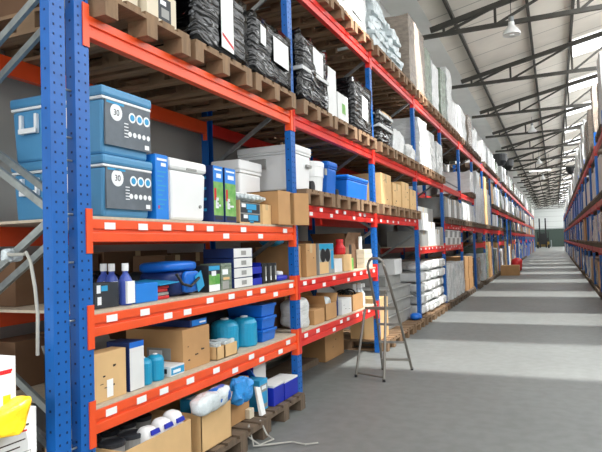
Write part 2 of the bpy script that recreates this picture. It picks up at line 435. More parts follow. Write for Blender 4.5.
FP = tag(far_pallet_mesh().build('pallet'), '', 'pallet'); FPused = [0]
def fpal(y, z, label, group, x=-2.78):
    if FPused[0] == 0: o = FP; FPused[0] = 1
    else: o = FP.copy(); COL.objects.link(o)
    o.location = (x, y, z); o['label'] = label; o['group'] = group
    return o

# ------------------------------------------------------------------ goods: builders
def carton(label, x0, x1, y0, y1, z0, z1, m=CARD, tape=True, marks=0, name='carton', group=None, slip=None, cat='box'):
    o = thing(name, label, cat, ((x0+x1)/2, (y0+y1)/2, z0), group); O = o.location
    body = MB(O).box(x0, x1, y0, y1, z0, z1, m)
    yc = (y0+y1)/2; h = z1-z0; wd = y1-y0
    if tape:
        b = MB(O); t = min(.03, wd*.14)
        b.box(x0, x1+.0012, yc-t, yc+t, z1, z1+.0012, TAPE); b.box(x1, x1+.0012, yc-t, yc+t, z1-h*.28, z1+.0012, TAPE)
        b.build('tape_strip', o)
    r = random.Random(int(abs(y0*1000)))
    if marks:
        for i in range(marks):
            cy = y0+wd*r.uniform(.15, .8); cz = z0+h*r.uniform(.15, .8); ww = wd*r.uniform(.04, .12)
            body.box(x1-.001, x1+.001, cy, cy+ww, cz, cz+h*r.uniform(.015, .05), INK)
    body.build('carton_body', o, bevel=.003)
    if tape: pass
    if slip:
        a, c, d, e, mm_ = slip
        MB(O).box(x1, x1+.0015, y0+wd*a, y0+wd*c, z0+h*d, z0+h*e, mm_).build('paper_slip', o)
    return o
def open_carton(label, x0, x1, y0, y1, z0, z1, m, flaps=(1, 1, 1, 1), name='open_carton', dep=.6, up=.12):
    """box open at the top: floor, four walls, four flaps that lean outwards"""
    o = thing(name, label, 'box', ((x0+x1)/2, (y0+y1)/2, z0)); O = o.location; t = .005
    b = MB(O).box(x0, x1, y0, y1, z0, z0+t, m)
    b.box(x0, x0+t, y0, y1, z0, z1, m).box(x1-t, x1, y0, y1, z0, z1, m).box(x0, x1, y0, y0+t, z0, z1, m).box(x0, x1, y1-t, y1, z0, z1, m)
    b.build('carton_body', o)
    F = up; lean = .45
    for i, on in enumerate(flaps):
        if not on: continue
        l = F*on
        if i == 0: a, c, d = (x1, y0, z1), (x1, y1, z1), Vector((lean, 0, 1))
        if i == 1: a, c, d = (x0, y0, z1), (x0, y1, z1), Vector((-lean, 0, 1))
        if i == 2: a, c, d = (x0, y0, z1), (x1, y0, z1), Vector((0, -lean, 1))
        if i == 3: a, c, d = (x0, y1, z1), (x1, y1, z1), Vector((0, lean, 1))
        a, c = Vector(a), Vector(c); d = d.normalized()*l; n = d.cross(c-a).normalized()*.004
        MB(O).hexa([a, c, c+d, a+d, a+n, c+n, c+d+n, a+d+n], m).build('flap', o)
    return o
def wrapped(label, x0, x1, y0, y1, z0, z1, m, seed=1, amp=.02, papers=(), group=None, name='wrapped_load', top=.0, straps=()):
    o = thing(name, label, 'wrapped load', ((x0+x1)/2, (y0+y1)/2, z0), group); O = o.location
    MB(O).lumpy(x0, x1, y0, y1, z0, z1, m, amp, 5, seed, 9, topdrop=top).build('film_wrap', o, smooth=m is BLACKW)
    for (a, c, d, e) in papers:
        MB(O).hexa([(x1+.008, y0+(y1-y0)*p, z0+(z1-z0)*q) for p, q in ((a, d), (c, d-.02), (c, e-.02), (a, e))] +
                   [(x1+.013, y0+(y1-y0)*p, z0+(z1-z0)*q) for p, q in ((a, d), (c, d-.02), (c, e-.02), (a, e))], PAPER).build('paper_sheet', o)
    for (a, c) in straps:
        MB(O).box(x0-.01, x1+.018, y0-.012, y1+.012, z0+(z1-z0)*a, z0+(z1-z0)*c, WHITEW).build('white_strap', o)
    return o
def cooler(label, x0, x1, y0, y1, z0, z1, body, lid, group=None, handle=True, panel=False):
    """insulated box: tapered tub, overhanging lid, rim strip, end handles"""
    o = thing('cooler_box', label, 'cooler', ((x0+x1)/2, (y0+y1)/2, z0), group); O = o.location; h = z1-z0
    MB(O).box(x0+.012, x1-.012, y0+.012, y1-.012, z0, z0+h*.80, body, taper=.014).build('tub', o, bevel=.018)
    MB(O).box(x0+.006, x1-.006, y0+.006, y1-.006, z0+h*.80, z0+h*.845, WHITE if body is COOLB else body).build('rim_strip', o, bevel=.006)
    MB(O).box(x0, x1, y0, y1, z0+h*.845, z1, lid).build('lid', o, bevel=.016)
    if handle:
        hd = MB(O); yc = y0+.002; xa, xb = x0+(x1-x0)*.26, x0+(x1-x0)*.66; za, zb_ = z0+h*.42, z0+h*.72
        hd.box(xa, xa+.02, yc-.014, yc+.012, za, zb_, WHITE).box(xb-.02, xb, yc-.014, yc+.012, za, zb_, WHITE).box(xa, xb, yc-.02, yc-.002, za, za+.032, WHITE)
        hd.build('handle', o, bevel=.004)
    if panel:
        p = MB(O); px = x1-.006; wd = y1-y0
        p.box(px-.01, px+.0015, y0+.03, y1-.018, z0+h*.14, z0+h*.80, LGREY); q = p
        q.lathe([(.05, 0), (.05, .001)], (px+.0015, y0+wd*.27, z0+h*.64), INKW, 20, 'x')
        for i in range(3): q.lathe([(.031, 0), (.031, .001)], (px+.0015, y0+wd*(.58+.15*i), z0+h*(.62-.0*i)), INKW, 16, 'x').lathe([(.02, 0), (.02, .0016)], (px+.0015, y0+wd*(.58+.15*i), z0+h*.62), LBLUE, 16, 'x')
        for i in range(5): q.lathe([(.016, 0), (.016, .001)], (px+.0015, y0+wd*(.53+.095*i), z0+h*.36), INKW, 12, 'x')
        q.box(px+.0015, px+.0025, y0+.04, y0+wd*.42, z0+h*.755, z0+h*.79, LBLUE)
        for i in range(5): q.box(px+.0015, px+.0022, y0+wd*.42, y0+wd*(.5), z0+h*(.3+.05*i), z0+h*(.315+.05*i), INKW)
        q.box(px+.0015, px+.0025, y1-.075, y1-.035, z0+h*.17, z0+h*.24, INKW)
        pn = p.build('label_panel', o)
        text('label_number', '30', .05, (px+.003-O.x, y0+wd*.27-O.y, z0+h*.64-.018-O.z), DARK, pn, align='CENTER')
        for i in range(6): pass
    return o
def canister(label, x, y, z, r, h, m=TEAL, group=None, n=24):
    o = thing('gas_canister', label, 'gas bottle', (x, y, z), group); O = o.location
    MB(O).lathe([(r*.93, 0), (r, .012), (r, h*.62)], (x, y, z), m, n).lathe([(r*1.012, h*.62), (r*1.012, h*.66)], (x, y, z), m, n).lathe([(r, h*.66), (r*.99, h*.78), (r*.86, h*.88), (r*.55, h*.95), (r*.28, h*.97)], (x, y, z), m, n).build('bottle_body', o, smooth=False)
    MB(O).lathe([(r*.3, h*.955), (r*.3, h), (r*.22, h*1.01)], (x, y, z), WHITE, 14).build('valve_cap', o)
    return o

# ------------------------------------------------------------------ first bay, eye-level shelf
G = 'blue coolers stacked at the near end of the first bay'
cooler('lower front blue cooler with the number 30 on its grey label panel', -2.665, -2.30, 2.50, 2.945, ZB, 2.055, COOLB, COOLB, panel=True)
cooler('upper front blue cooler with the number 30, on top of its stack', -2.665, -2.30, 2.50, 2.945, 2.057, 2.45, COOLB, COOLB, panel=True)
cooler('lower blue cooler with white handle behind the front stack', -3.035, -2.675, 2.50, 2.945, ZB, 2.055, COOLB, COOLB)
cooler('upper blue cooler with white handle behind the front stack', -3.035, -2.675, 2.50, 2.945, 2.057, 2.45, COOLB, COOLB)
o = carton('tall bright blue box between the blue coolers and the white cooler', -2.60, -2.30, 2.965, 3.095, ZB, 2.115, SKYB, tape=False, name='printed_box')
b = MB(o.location)
for z in (1.80, 1.90, 2.0): b.box(-2.42, -2.33, 2.9635, 2.966, z, z+.07, LBLUE)
b.box(-2.3, -2.299, 2.98, 3.08, 2.075, 2.09, INKW).box(-2.3, -2.299, 3.02, 3.07, 2.04, 2.062, INKW)
for i in range(9): b.box(-2.3, -2.2992, 2.98, 3.03+.04*((i*7) % 3)/2, 1.76+.03*i, 1.768+.03*i, LBLUE)
b.box(-2.3, -2.299, 2.985, 2.998, 1.765, 1.785, REDP)
b.build('box_print', o)
o = thing('cooler_box', 'plain white cooler standing beside the tall bright blue box', 'cooler', (-2.5, 3.335, ZB)); O = o.location
MB(O).box(-2.68, -2.305, 3.125, 3.545, ZB, 2.035, WHITE, taper=.012).build('tub', o, bevel=.022)
MB(O).box(-2.69, -2.298, 3.115, 3.555, 2.037, 2.115, WHITE).build('lid', o, bevel=.022)
MB(O).box(-2.31, -2.2975, 3.30, 3.42, 2.045, 2.06, GREYC).build('lid_grip', o)
MB(O).lathe([(.012, 0), (.012, .012)], (-2.315, 3.47, 1.80), GREYC, 12, 'x').build('drain_plug', o)
def greenbox(label, y0, y1):
    o = thing('printed_box', label, 'box', (-2.42, (y0+y1)/2, ZB)); O = o.location
    MB(O).box(-2.55, -2.30, y0, y1, ZB, 2.12, NAVY).build('carton_body', o, bevel=.003)
    p = MB(O).box(-2.3, -2.2988, y0+.004, y1-.004, ZB+.05, 2.0, GRN).box(-2.3, -2.2988, y0+.004, y1-.004, 2.0, 2.118, SKYB)
    p.box(-2.2988, -2.298, y0+.02, y1-.02, 2.085, 2.098, INKW).box(-2.2988, -2.298, y0+.045, y1-.03, 2.03, 2.062, INKW)
    p.box(-2.2988, -2.298, y0+.012, y0+.04, 1.86, 1.95, REDP).box(-2.2988, -2.298, y0+.03, y0+.07, 1.80, 1.88, INKW)
    p.box(-2.2988, -2.298, y0+.05, y1-.02, 1.845, 1.858, GRN).box(-2.2988, -2.298, y0+.02, y1-.02, 1.715, 1.74, DARK)
    p.box(-2.2988, -2.298, y0+.05, y1-.04, 1.815, 1.83, INKW)
    for i in range(4): p.box(-2.50, -2.36, y0-.001, y0, 1.78+.08*i, 1.80+.08*i, LBLUE)
    p.build('box_print', o)
greenbox('tall green and blue box next to the white cooler', 3.635, 3.775)
greenbox('tall green and blue box next to the silver packs', 3.80, 3.965)
o = thing('display_carton', 'open carton tray holding silver and turquoise boxed goods', 'box', (-2.42, 4.21, ZB)); O = o.location
MB(O).box(-2.56, -2.31, 4.03, 4.40, ZB, ZB+.012, CARDL).box(-2.56, -2.305, 4.03, 4.036, ZB, 1.885, CARDL).box(-2.56, -2.305, 4.394, 4.40, ZB, 1.86, CARDL).box(-2.56, -2.555, 4.03, 4.4, ZB, 1.86, CARDL).build('carton_body', o)
p = MB(O).box(-2.55, -2.312, 4.045, 4.39, ZB+.014, 1.785, GREYC).box(-2.55, -2.312, 4.045, 4.39, 1.787, 1.87, GREYC).build('inner_pack', o)
q = MB(O)
for i, (y, z) in enumerate(((4.12, 1.81), (4.15, 1.72))):
    q.box(-2.312, -2.3105, 4.055, 4.38, z-.025, z+.055, DARK); q.box(-2.3105, -2.310, y+.03, y+.2, z+.005, z+.05, LBLUE); q.box(-2.3105, -2.310, y-.05, y+.02, z+.02, z+.05, INKW); q.box(-2.3105, -2.31, y+.05, y+.12, z-.02, z+.0, LBLUE)
q.build('pack_print', p)
for a, lab in ((4.035, 'clear bottle multipack lying over the silver boxed goods, near one'), (4.31, 'clear bottle multipack lying over the silver boxed goods, beside the open carton')):
    o = thing('film_pack', lab, 'pack', (-2.45, a+.13, 1.887)); O = o.location
    for i in range(4): MB(O).lathe([(.03, 0), (.034, .02), (.034, .15), (.02, .19), (.014, .21)], (-2.55, a+.034+i*.066, 1.924), POLY, 10, 'x').build('bottle', o)
    MB(O).box(-2.54, -2.41, a+.005, a+.265, 1.957, 1.965, PAPER).build('wrapper_label', o)
carton('small pale carton standing at the end of the silver display tray', -2.45, -2.30, 4.412, 4.575, ZB, 1.87, CARDL, name='carton')
o = thing('open_carton', 'brown carton opened towards the aisle, its flap sticking out past the blue upright', 'box', (-2.42, 4.75, ZB)); O = o.location; t = .006
b = MB(O).box(-2.55, -2.24, 4.59, 4.93, ZB, ZB+t, CARD).box(-2.55, -2.24, 4.59, 4.93, 2.0-t, 2.0, CARD).box(-2.55, -2.24, 4.59, 4.59+t, ZB, 2.0, CARD).box(-2.55, -2.24, 4.93-t, 4.93, ZB, 2.0, CARD).box(-2.55, -2.545, 4.59, 4.93, ZB, 2.0, CARD)
b.build('carton_body', o)
MB(O).hexa([(-2.24, 4.59, ZB), (-2.234, 4.59, ZB), (-2.214, 4.80, ZB), (-2.22, 4.80, ZB), (-2.24, 4.59, 2), (-2.234, 4.59, 2), (-2.214, 4.80, 2), (-2.22, 4.80, 2)], CARD).build('flap', o)
MB(O).hexa([(-2.24, 4.93, ZB), (-2.234, 4.926, ZB), (-2.144, 5.07, ZB), (-2.15, 5.075, ZB), (-2.24, 4.93, 2), (-2.234, 4.926, 2), (-2.144, 5.07, 2), (-2.15, 5.075, 2)], CARD).build('flap', o)
q = MB(O).box(-2.5, -2.29, 4.81, 4.91, ZB+.008, 1.96, GREENW).box(-2.29, -2.2888, 4.815, 4.9, 1.87, 1.95, DARK).box(-2.29, -2.2885, 4.83, 4.87, 1.9, 1.93, INKW).build('boxed_content', o)
cooler('large grey-white cooler at the back of the first bay', -2.87, -2.56, 4.50, 4.93, ZB, 2.30, WHITE, WHITE, handle=False)

# ------------------------------------------------------------------ first bay, second shelf
def bottle(label, x, y, z):
    o = thing('detergent_bottle', label, 'bottle', (x, y, z), ); O = o.location
    MB(O).lathe([(.036, 0), (.04, .01), (.04, .14), (.03, .165), (.016, .185), (.016, .2)], (x, y, z), BOTB, 18).build('bottle_body', o, smooth=False)
    MB(O).lathe([(.02, .2), (.02, .245)], (x, y, z), WHITE, 14).build('bottle_cap', o)
    MB(O).box(x+.02, x+.0415, y-.03, y+.034, z+.01, z+.14, PAPER).build('paper_label', o)
for i, (x, y, lab) in enumerate(((-2.50, 2.705, 'blue bottle with white cap, rearmost of the three beside the upright'), (-2.42, 2.685, 'blue bottle with white cap, middle of the three beside the upright'), (-2.335, 2.705, 'blue bottle with white cap and white label, frontmost of three'))):
    bottle(lab, x, y, ZC)
o = carton('dark box with white print in front of the blue bottles', -2.44, -2.33, 2.45, 2.64, ZC, 1.325, DARK, tape=False, name='printed_box')
MB(o.location).box(-2.33, -2.3288, 2.47, 2.5, 1.205, 1.25, INKW).box(-2.33, -2.3288, 2.465, 2.495, 1.27, 1.315, INKW).box(-2.33, -2.3288, 2.5, 2.55, 1.28, 1.31, LBLUE).build('box_print', o)
carton('plain blue box lying next to the bottles', -2.50, -2.31, 2.765, 2.975, ZC, 1.30, SKYB, tape=False, name='blue_box')
o = thing('folded_sheet', 'light blue sheet over folded red cloth beside the cool bag', 'cloth', (-2.42, 3.04, ZC)); O = o.location
MB(O).box(-2.52, -2.33, 2.985, 3.12, ZC, 1.205, PINK).box(-2.52, -2.33, 2.985, 3.115, 1.207, 1.228, GREYC).box(-2.52, -2.335, 2.99, 3.11, 1.23, 1.25, PINK).box(-2.52, -2.33, 2.985, 3.12, 1.252, 1.27, REDP).build('red_cloth', o, bevel=.006)
MB(O).hexa([(-2.55, 2.985, 1.29), (-2.30, 2.985, 1.275), (-2.28, 3.16, 1.285), (-2.55, 3.16, 1.30), (-2.55, 2.985, 1.297), (-2.30, 2.985, 1.281), (-2.28, 3.16, 1.291), (-2.55, 3.16, 1.307)], LBLUE).build('blue_sheet', o)
o = thing('cool_bag', 'blue and navy cool bag with a pale swing tag', 'bag', (-2.46, 3.30, ZC)); O = o.location
MB(O).lumpy(-2.64, -2.33, 3.16, 3.48, ZC, 1.36, NAVY, .012, 6, 2, 8, pw=5).build('bag_body', o, smooth=True)
MB(O).lumpy(-2.65, -2.32, 3.15, 3.49, 1.345, 1.42, COOLD, .01, 6, 4, 8, pw=4).build('bag_lid', o, smooth=True)
MB(O).lumpy(-2.34, -2.30, 3.26, 3.44, ZC+.02, 1.35, COOLD, .006, 8, 5, 6, pw=5).build('front_pocket', o, smooth=True)
MB(O).hexa([(-2.295, 3.40, 1.20), (-2.29, 3.47, 1.24), (-2.29, 3.43, 1.35), (-2.295, 3.36, 1.31), (-2.292, 3.40, 1.20), (-2.287, 3.47, 1.24), (-2.287, 3.43, 1.35), (-2.292, 3.36, 1.31)], LBLUE).build('swing_tag', o)
MB(O).tube([(-2.31, 3.17, 1.34), (-2.28, 3.2, 1.27), (-2.285, 3.3, 1.25), (-2.285, 3.4, 1.30)], .01, BLK).build('strap', o)
carton('open brown carton seen behind the cool bag', -2.98, -2.68, 3.54, 3.86, ZC, 1.46, CARDD, name='carton')
o = carton('black carton with a green patch and white foot, beside the cool bag', -2.50, -2.31, 3.56, 3.715, ZC, 1.375, DARK, tape=False, name='printed_box')
MB(o.location).box(-2.31, -2.3088, 3.565, 3.71, 1.235, 1.31, GRN).box(-2.31, -2.3088, 3.565, 3.71, ZC+.003, 1.235, INKW).box(-2.31, -2.3088, 3.565, 3.71, 1.34, 1.372, LBLUE).box(-2.31, -2.3083, 3.60, 3.66, 1.30, 1.335, INKW).build('box_print', o)
o = carton('dark green-grey printed carton between the green one and the white box stack', -2.50, -2.31, 3.735, 3.885, ZC, 1.385, GREENW, tape=False, name='printed_box')
MB(o.location).box(-2.31, -2.3088, 3.75, 3.83, 1.30, 1.34, INKW).box(-2.31, -2.3088, 3.75, 3.84, 1.19, 1.25, GREYC).box(-2.31, -2.3088, 3.76, 3.85, 1.26, 1.28, CARDL).build('box_print', o)
nmz = ['lowest', 'second from the bottom', 'third from the bottom', 'topmost']
for i in range(4):
    z = ZC + .079*i
    o = carton('white shoe-size box, %s of the stack of four' % nmz[i], -2.58, -2.30, 3.905, 4.20+(.012 if i == 3 else 0), z, z+.076, NAVY, tape=False, name='small_box')
    MB(o.location).box(-2.3, -2.2985, 3.907, 4.198, z+.003, z+.074, WBOX).box(-2.2985, -2.298, 4.02, 4.1, z+.02, z+.055, GREYC).build('white_label', o)
for i in range(2):
    z = ZC+.094*i
    o = thing('storage_bin', ('lower' if i == 0 else 'upper') + ' royal blue open-front bin beside the white box stack', 'bin', (-2.42, 4.305, z)); O = o.location
    MB(O).box(-2.55, -2.32, 4.225, 4.39, z, z+.004, ROYAL).box(-2.55, -2.32, 4.225, 4.229, z, z+.09, ROYAL).box(-2.55, -2.32, 4.386, 4.39, z, z+.09, ROYAL).box(-2.55, -2.546, 4.225, 4.39, z, z+.09, ROYAL).build('bin_body', o)
    MB(O).box(-2.324, -2.31, 4.225, 4.39, z, z+.055, ROYAL).build('front_lip', o, bevel=.003)
for i, y in enumerate((4.41, 4.505, 4.60)):
    o = carton('narrow black box with a white spine stripe, %s blue bins' % ('next to the', 'one box away from the', 'two boxes away from the')[i], -2.52, -2.315, y, y+.085, ZC, 1.355, BLK, tape=False, name='narrow_box')
    MB(o.location).box(-2.315, -2.3138, y+.05, y+.075, ZC+.02, 1.33, GREYC).box(-2.315, -2.3135, y+.052, y+.073, ZC+.025, ZC+.06, INKW).build('box_print', o)
o = thing('folded_case', 'flat royal blue case lying against the blue upright', 'case', (-2.42, 4.83, ZC)); O = o.location
MB(O).lumpy(-2.56, -2.31, 4.71, 4.945, ZC, 1.235, ROYAL, .006, 6, 9, 6, pw=5).build('case_body', o, smooth=True)
MB(O).lumpy(-2.42, -2.34, 4.80, 4.89, 1.228, 1.275, WHITE, .006, 9, 3, 5, pw=3).build('white_pouch', o, smooth=True)
o = thing('cable_bundle', 'tangle of dark cable and clear film behind the blue box', 'cable', (-2.8, 3.0, ZC)); b = MB(o.location)
for i in range(9):
    c = Vector((-2.82+rng.uniform(-.08, .08), 2.95+rng.uniform(-.22, .25), ZC+.1)); R = rng.uniform(.07, .11); a0 = rng.uniform(0, 6)
    b.tube([c+Vector((math.cos(a0)*math.cos(t*.45)*R*1.3, math.sin(a0)*math.cos(t*.45)*R*1.6, math.sin(t*.45)*R*.85)) for t in range(14)], .007, BLK, 6)
b.build('cable', o)
o = tag(MB((-2.8, 2.85, ZC)).lumpy(-2.95, -2.72, 3.3, 3.5, ZC, 1.37, DARK, .05, 5, 6, 8, pw=3).build('dark_bag', smooth=True), 'crumpled dark plastic bag at the back behind the cool bag', 'bag')

for i, (a, c, h) in enumerate(((2.5, 3.2, 1.49), (3.25, 4.0, 1.5), (4.05, 4.85, 1.47))):
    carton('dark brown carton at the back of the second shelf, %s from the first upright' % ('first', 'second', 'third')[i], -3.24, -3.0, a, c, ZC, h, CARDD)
# ------------------------------------------------------------------ first bay, lowest shelf
o = open_carton('grey cardboard tray behind the pale carton next to the upright', -2.68, -2.48, 2.42, 2.95, ZD, .93, GREYC, (0, .5, 0, 0), up=.1)
carton('pale carton with small dark marks and white tape beside the upright', -2.405, -2.30, 2.385, 2.655, ZD, .945, CARDL, tape=False, marks=6, slip=(.42, .6, .06, .42, PAPER))
o = carton('upright navy box with a plain white front, next to the pale carton', -2.47, -2.30, 2.685, 2.815, ZD, .965, NAVY, tape=False, name='printed_box')
MB(o.location).box(-2.3, -2.2988, 2.688, 2.813, ZD+.003, .93, WBOX).box(-2.3, -2.2988, 2.688, 2.813, .93, .963, COOLD).build('box_print', o)
canister('small teal gas bottle beside the white-fronted box', -2.36, 2.875, ZD, .056, .165)
canister('small teal gas bottle beside the flat white box', -2.36, 2.995, ZD, .056, .165)
o = carton('large brown carton with a grey printed patch on its end', -2.80, -2.32, 3.24, 3.565, ZD, .955, CARD, tape=False, marks=5)
MB(o.location).box(-2.62, -2.42, 3.238, 3.24, .75, .83, GREYC).box(-2.60, -2.49, 3.237, 3.239, .765, .815, INKW).build('end_label', o)
o = carton('long dark blue box lying on the large brown carton', -2.80, -2.34, 3.36, 3.565, .957, 1.005, NAVY, tape=False, name='flat_box')
MB(o.location).box(-2.34, -2.338, 3.38, 3.56, .962, 1.003, SKYB).box(-2.338, -2.3375, 3.47, 3.55, .975, .987, INKW).build('box_print', o)
o = carton('flat white and pale blue box in front of the large carton', -2.55, -2.30, 3.075, 3.225, ZD, .745, WBOX, tape=False, name='flat_box')
MB(o.location).box(-2.3, -2.2988, 3.08, 3.22, .69, .735, LBLUE).box(-2.2988, -2.298, 3.1, 3.18, .70, .72, INKW).box(-2.55, -2.33, 3.0735, 3.0755, .70, .73, DARK).build('box_print', o)
for i, (a, c) in enumerate(((3.63, 3.73), (3.745, 3.925))):
    open_carton('small open pale carton, the %s of two in front of the large teal bottles' % ('narrower', 'wider')[i], -2.47, -2.30, a, c, ZD, .775, CARDL, (0, 0, 0, 0))
    tag(MB((-2.4, a, ZD+.006)).lumpy(-2.455, -2.315, a+.012, c-.012, ZD+.007, .80, POLY, .015, 16, i, 6).build('crumpled_film'), 'crumpled clear film filling the %s small open carton' % ('narrower', 'wider')[i], 'plastic film')
canister('large teal gas bottle behind the small open cartons', -2.47, 4.02, ZD, .112, .255)
canister('large teal gas bottle next to the blue crates', -2.43, 4.27, ZD, .108, .245)
for i in range(3):
    z = ZD + .108*i
    o = thing('storage_crate', 'royal blue crate, %s of the stack of three by the upright' % ('bottom', 'middle', 'top')[i], 'crate', (-2.5, 4.52, z)); O = o.location
    MB(O).box(-2.68, -2.33, 4.41, 4.66, z, z+.08, COOLD, taper=.01).build('crate_body', o, bevel=.004)
    MB(O).box(-2.69, -2.32, 4.40, 4.67, z+.08, z+.104, COOLD).build('crate_rim', o, bevel=.004)
o = tag(MB((-2.8, 4.2, ZD)).lumpy(-2.95, -2.72, 3.95, 4.75, ZD+.03, .98, DARK, .05, 5, 6, 8, pw=4).build('dark_bundle', smooth=True), 'dark bundle lying behind the large teal bottles', 'bundle')
for i, (a, c, h) in enumerate(((2.5, 3.2, .97), (3.25, 4.0, .99), (4.05, 4.85, .98))):
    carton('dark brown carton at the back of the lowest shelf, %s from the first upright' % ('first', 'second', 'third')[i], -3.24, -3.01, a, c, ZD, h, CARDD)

# ------------------------------------------------------------------ first bay, floor
pal(2.88, .001, 'weathered pallet on the floor under the dark-lidded tins', True, -2.74)
pal(3.715, .001, 'weathered pallet on the floor under the carton with the film roll', True, -2.74)
PF = .147
open_carton('open carton packed with dark-lidded tins and white pouches under the lowest beam', -2.78, -2.19, 2.50, 3.13, PF, .41, CARDL, (0, 0, 0, 0))
for i in range(3):
    for j in range(4):
        x, y = -2.70+.175*i, 2.585+.152*j
        if i == 2 and j > 1: continue
        o = thing('lidded_tin', 'tin with a dark grey lid, %s from the aisle and %s from the upright' % (('third', 'second', 'first')[i], ('first', 'second', 'third', 'fourth')[j]), 'tin', (x, y, PF+.006)); O = o.location
        MB(O).lathe([(.066, 0), (.07, .2), (.07, .25)], (x, y, PF+.006), GREYC, 20).build('tin_body', o)
        MB(O).lathe([(.074, .25), (.074, .272), (.06, .276), (.058, .27)], (x, y, PF+.006), DARK, 20).build('tin_lid', o)
for i, y in enumerate((2.80, 2.93, 3.05)):
    o = thing('plastic_pouch', 'white pouch with a blue printed label, %s from the upright in the open carton' % ('first', 'second', 'third')[i], 'pouch', (-2.27, y, PF+.2)); O = o.location
    MB(O).lumpy(-2.335, -2.215, y-.056, y+.056, PF+.006, .45+.015*i, WHITE, .012, 12, i, 7, pw=4).build('pouch_body', o, smooth=True)
    MB(O).hexa([(-2.217, y-.04, .415), (-2.217, y+.04, .415), (-2.224, y+.035, .44), (-2.224, y-.035, .44), (-2.207, y-.04, .415), (-2.207, y+.04, .415), (-2.214, y+.035, .44), (-2.214, y-.035, .44)], ROYAL).build('printed_label', o)
open_carton('open pale carton with dark side marks, holding the film roll', -2.62, -2.19, 3.245, 3.625, PF, .405, CARDL, (0, 0, 0, .5), up=.12)
o = thing('packet', 'light blue packet tucked in the carton under the film roll', 'packet', (-2.36, 3.5, PF+.008))
MB(o.location).box(-2.5, -2.21, 3.44, 3.61, PF+.008, .43, LBLUE).build('packet_body', o, bevel=.004)
MB(o.location).box(-2.46, -2.26, 3.46, 3.59, .43, .4315, INKW).build('packet_print', o)
o = thing('bedding_roll', 'roll in clear film with a blue printed band, resting on the open carton', 'roll', (-2.2, 3.4, .395)); O = o.location
MB((0, 0, 0)).lumpy(-.064, .064, -.215, .2, -.064, .064, POLY, .012, 16, 3, 9, pw=3.6).build('roll_body', o).matrix_local = Matrix.Translation((0, 0, .07)) @ Matrix.Rotation(.06, 4, 'X')
MB((0, 0, 0)).lathe([(.066, -.02), (.0675, .06), (.066, .14)], (0, 0, 0), COOLD, 20, 'y').build('printed_band', o, smooth=True).matrix_local = Matrix.Translation((0, 0, .07)) @ Matrix.Rotation(.06, 4, 'X')
carton('brown carton behind the blue plastic bag on the floor pallet', -2.72, -2.30, 3.72, 4.09, PF, .47, CARD, marks=2)
o = tag(MB((-2.23, 3.84, .4)).lumpy(-2.295, -2.17, 3.71, 3.97, .335, .51, LBAG, .035, 14, 3, 10, pw=3.4).build('plastic_bag'), 'crumpled bright blue plastic bag hanging on the brown carton', 'bag')
o = carton('tall pale pink-grey carton behind the blue plastic bag', -2.95, -2.73, 3.9, 4.3, PF, .58, WBOX)
o = thing('display_box', 'leaning light blue and white printed box at the near end of the floor pallet', 'box', (-2.33, 4.29, PF)); O = o.location
MB(O).box(-2.42, -2.27, 4.22, 4.36, PF, .40, LBLUE).build('carton_body', o, bevel=.004)
MB(O).box(-2.27, -2.2688, 4.23, 4.35, PF+.02, .36, GREYC).box(-2.2688, -2.268, 4.24, 4.34, .2, .3, LBLUE).box(-2.2688, -2.268, 4.25, 4.33, .32, .35, INKW).build('box_print', o)
o = tag(MB((-2.3, 4.2, PF)).hexa([(-2.235, 4.13, PF), (-2.21, 4.13, PF), (-2.21, 4.2, PF), (-2.235, 4.2, PF), (-2.27, 4.12, .38), (-2.255, 4.12, .38), (-2.25, 4.19, .36), (-2.265, 4.19, .36)], PAPER).build('paper_bag'), 'white folded paper bag leaning by the light blue printed box', 'bag')
tag(MB((-2.3, 4.1, PF)).box(-2.40, -2.26, 4.02, 4.095, PF, .22, CREAM).build('small_carton', bevel=.003), 'little cream carton on the pallet beside the white paper bag', 'box')
o = carton('tall navy-sided white carton standing among the blue boxes', -2.72, -2.44, 4.42, 4.66, PF, .56, ROYAL, tape=False, name='printed_box')
MB(o.location).box(-2.44, -2.4385, 4.425, 4.655, PF+.05, .55, WBOX).build('white_front', o)
for i, (a, c, h) in enumerate(((4.40, 4.60, .32), (4.62, 4.90, .31))):
    o = thing('storage_box', 'royal blue box with white top, the %s of two on the floor pallet' % ('shorter', 'longer')[i], 'box', (-2.33, (a+c)/2, PF)); O = o.location
    MB(O).box(-2.42, -2.235, a, c, PF, h-.02, ROYAL).build('box_body', o, bevel=.004)
    MB(O).box(-2.42, -2.235, a, c, h-.02, h, WBOX).build('box_lid', o, bevel=.004)
tag(MB((-2.38, 4.35, .33)).hexa([(-2.42, 4.395, .325), (-2.36, 4.395, .325), (-2.36, 4.41, .325), (-2.42, 4.41, .325), (-2.46, 4.33, .46), (-2.42, 4.33, .46), (-2.42, 4.345, .46), (-2.46, 4.345, .46)], COOLD).build('booklet'), 'thin blue booklet leaning on the royal blue box', 'booklet')
o = thing('packing_strap', 'loose white packing strap on the floor beside the pallets', 'strap', (-2.1, 3.95, 0))
MB(o.location).tube([(-2.17, 4.02, .15), (-2.1, 4.0, .05), (-2.06, 4.03, .012), (-2.1, 3.88, .012), (-2.17, 3.8, .1), (-2.18, 3.86, .16), (-2.12, 3.82, .02), (-2.02, 3.92, .012), (-1.9, 4.02, .012), (-1.78, 4.0, .012), (-1.7, 4.06, .012)], .007, ROPE, 6).build('strap_band', o)

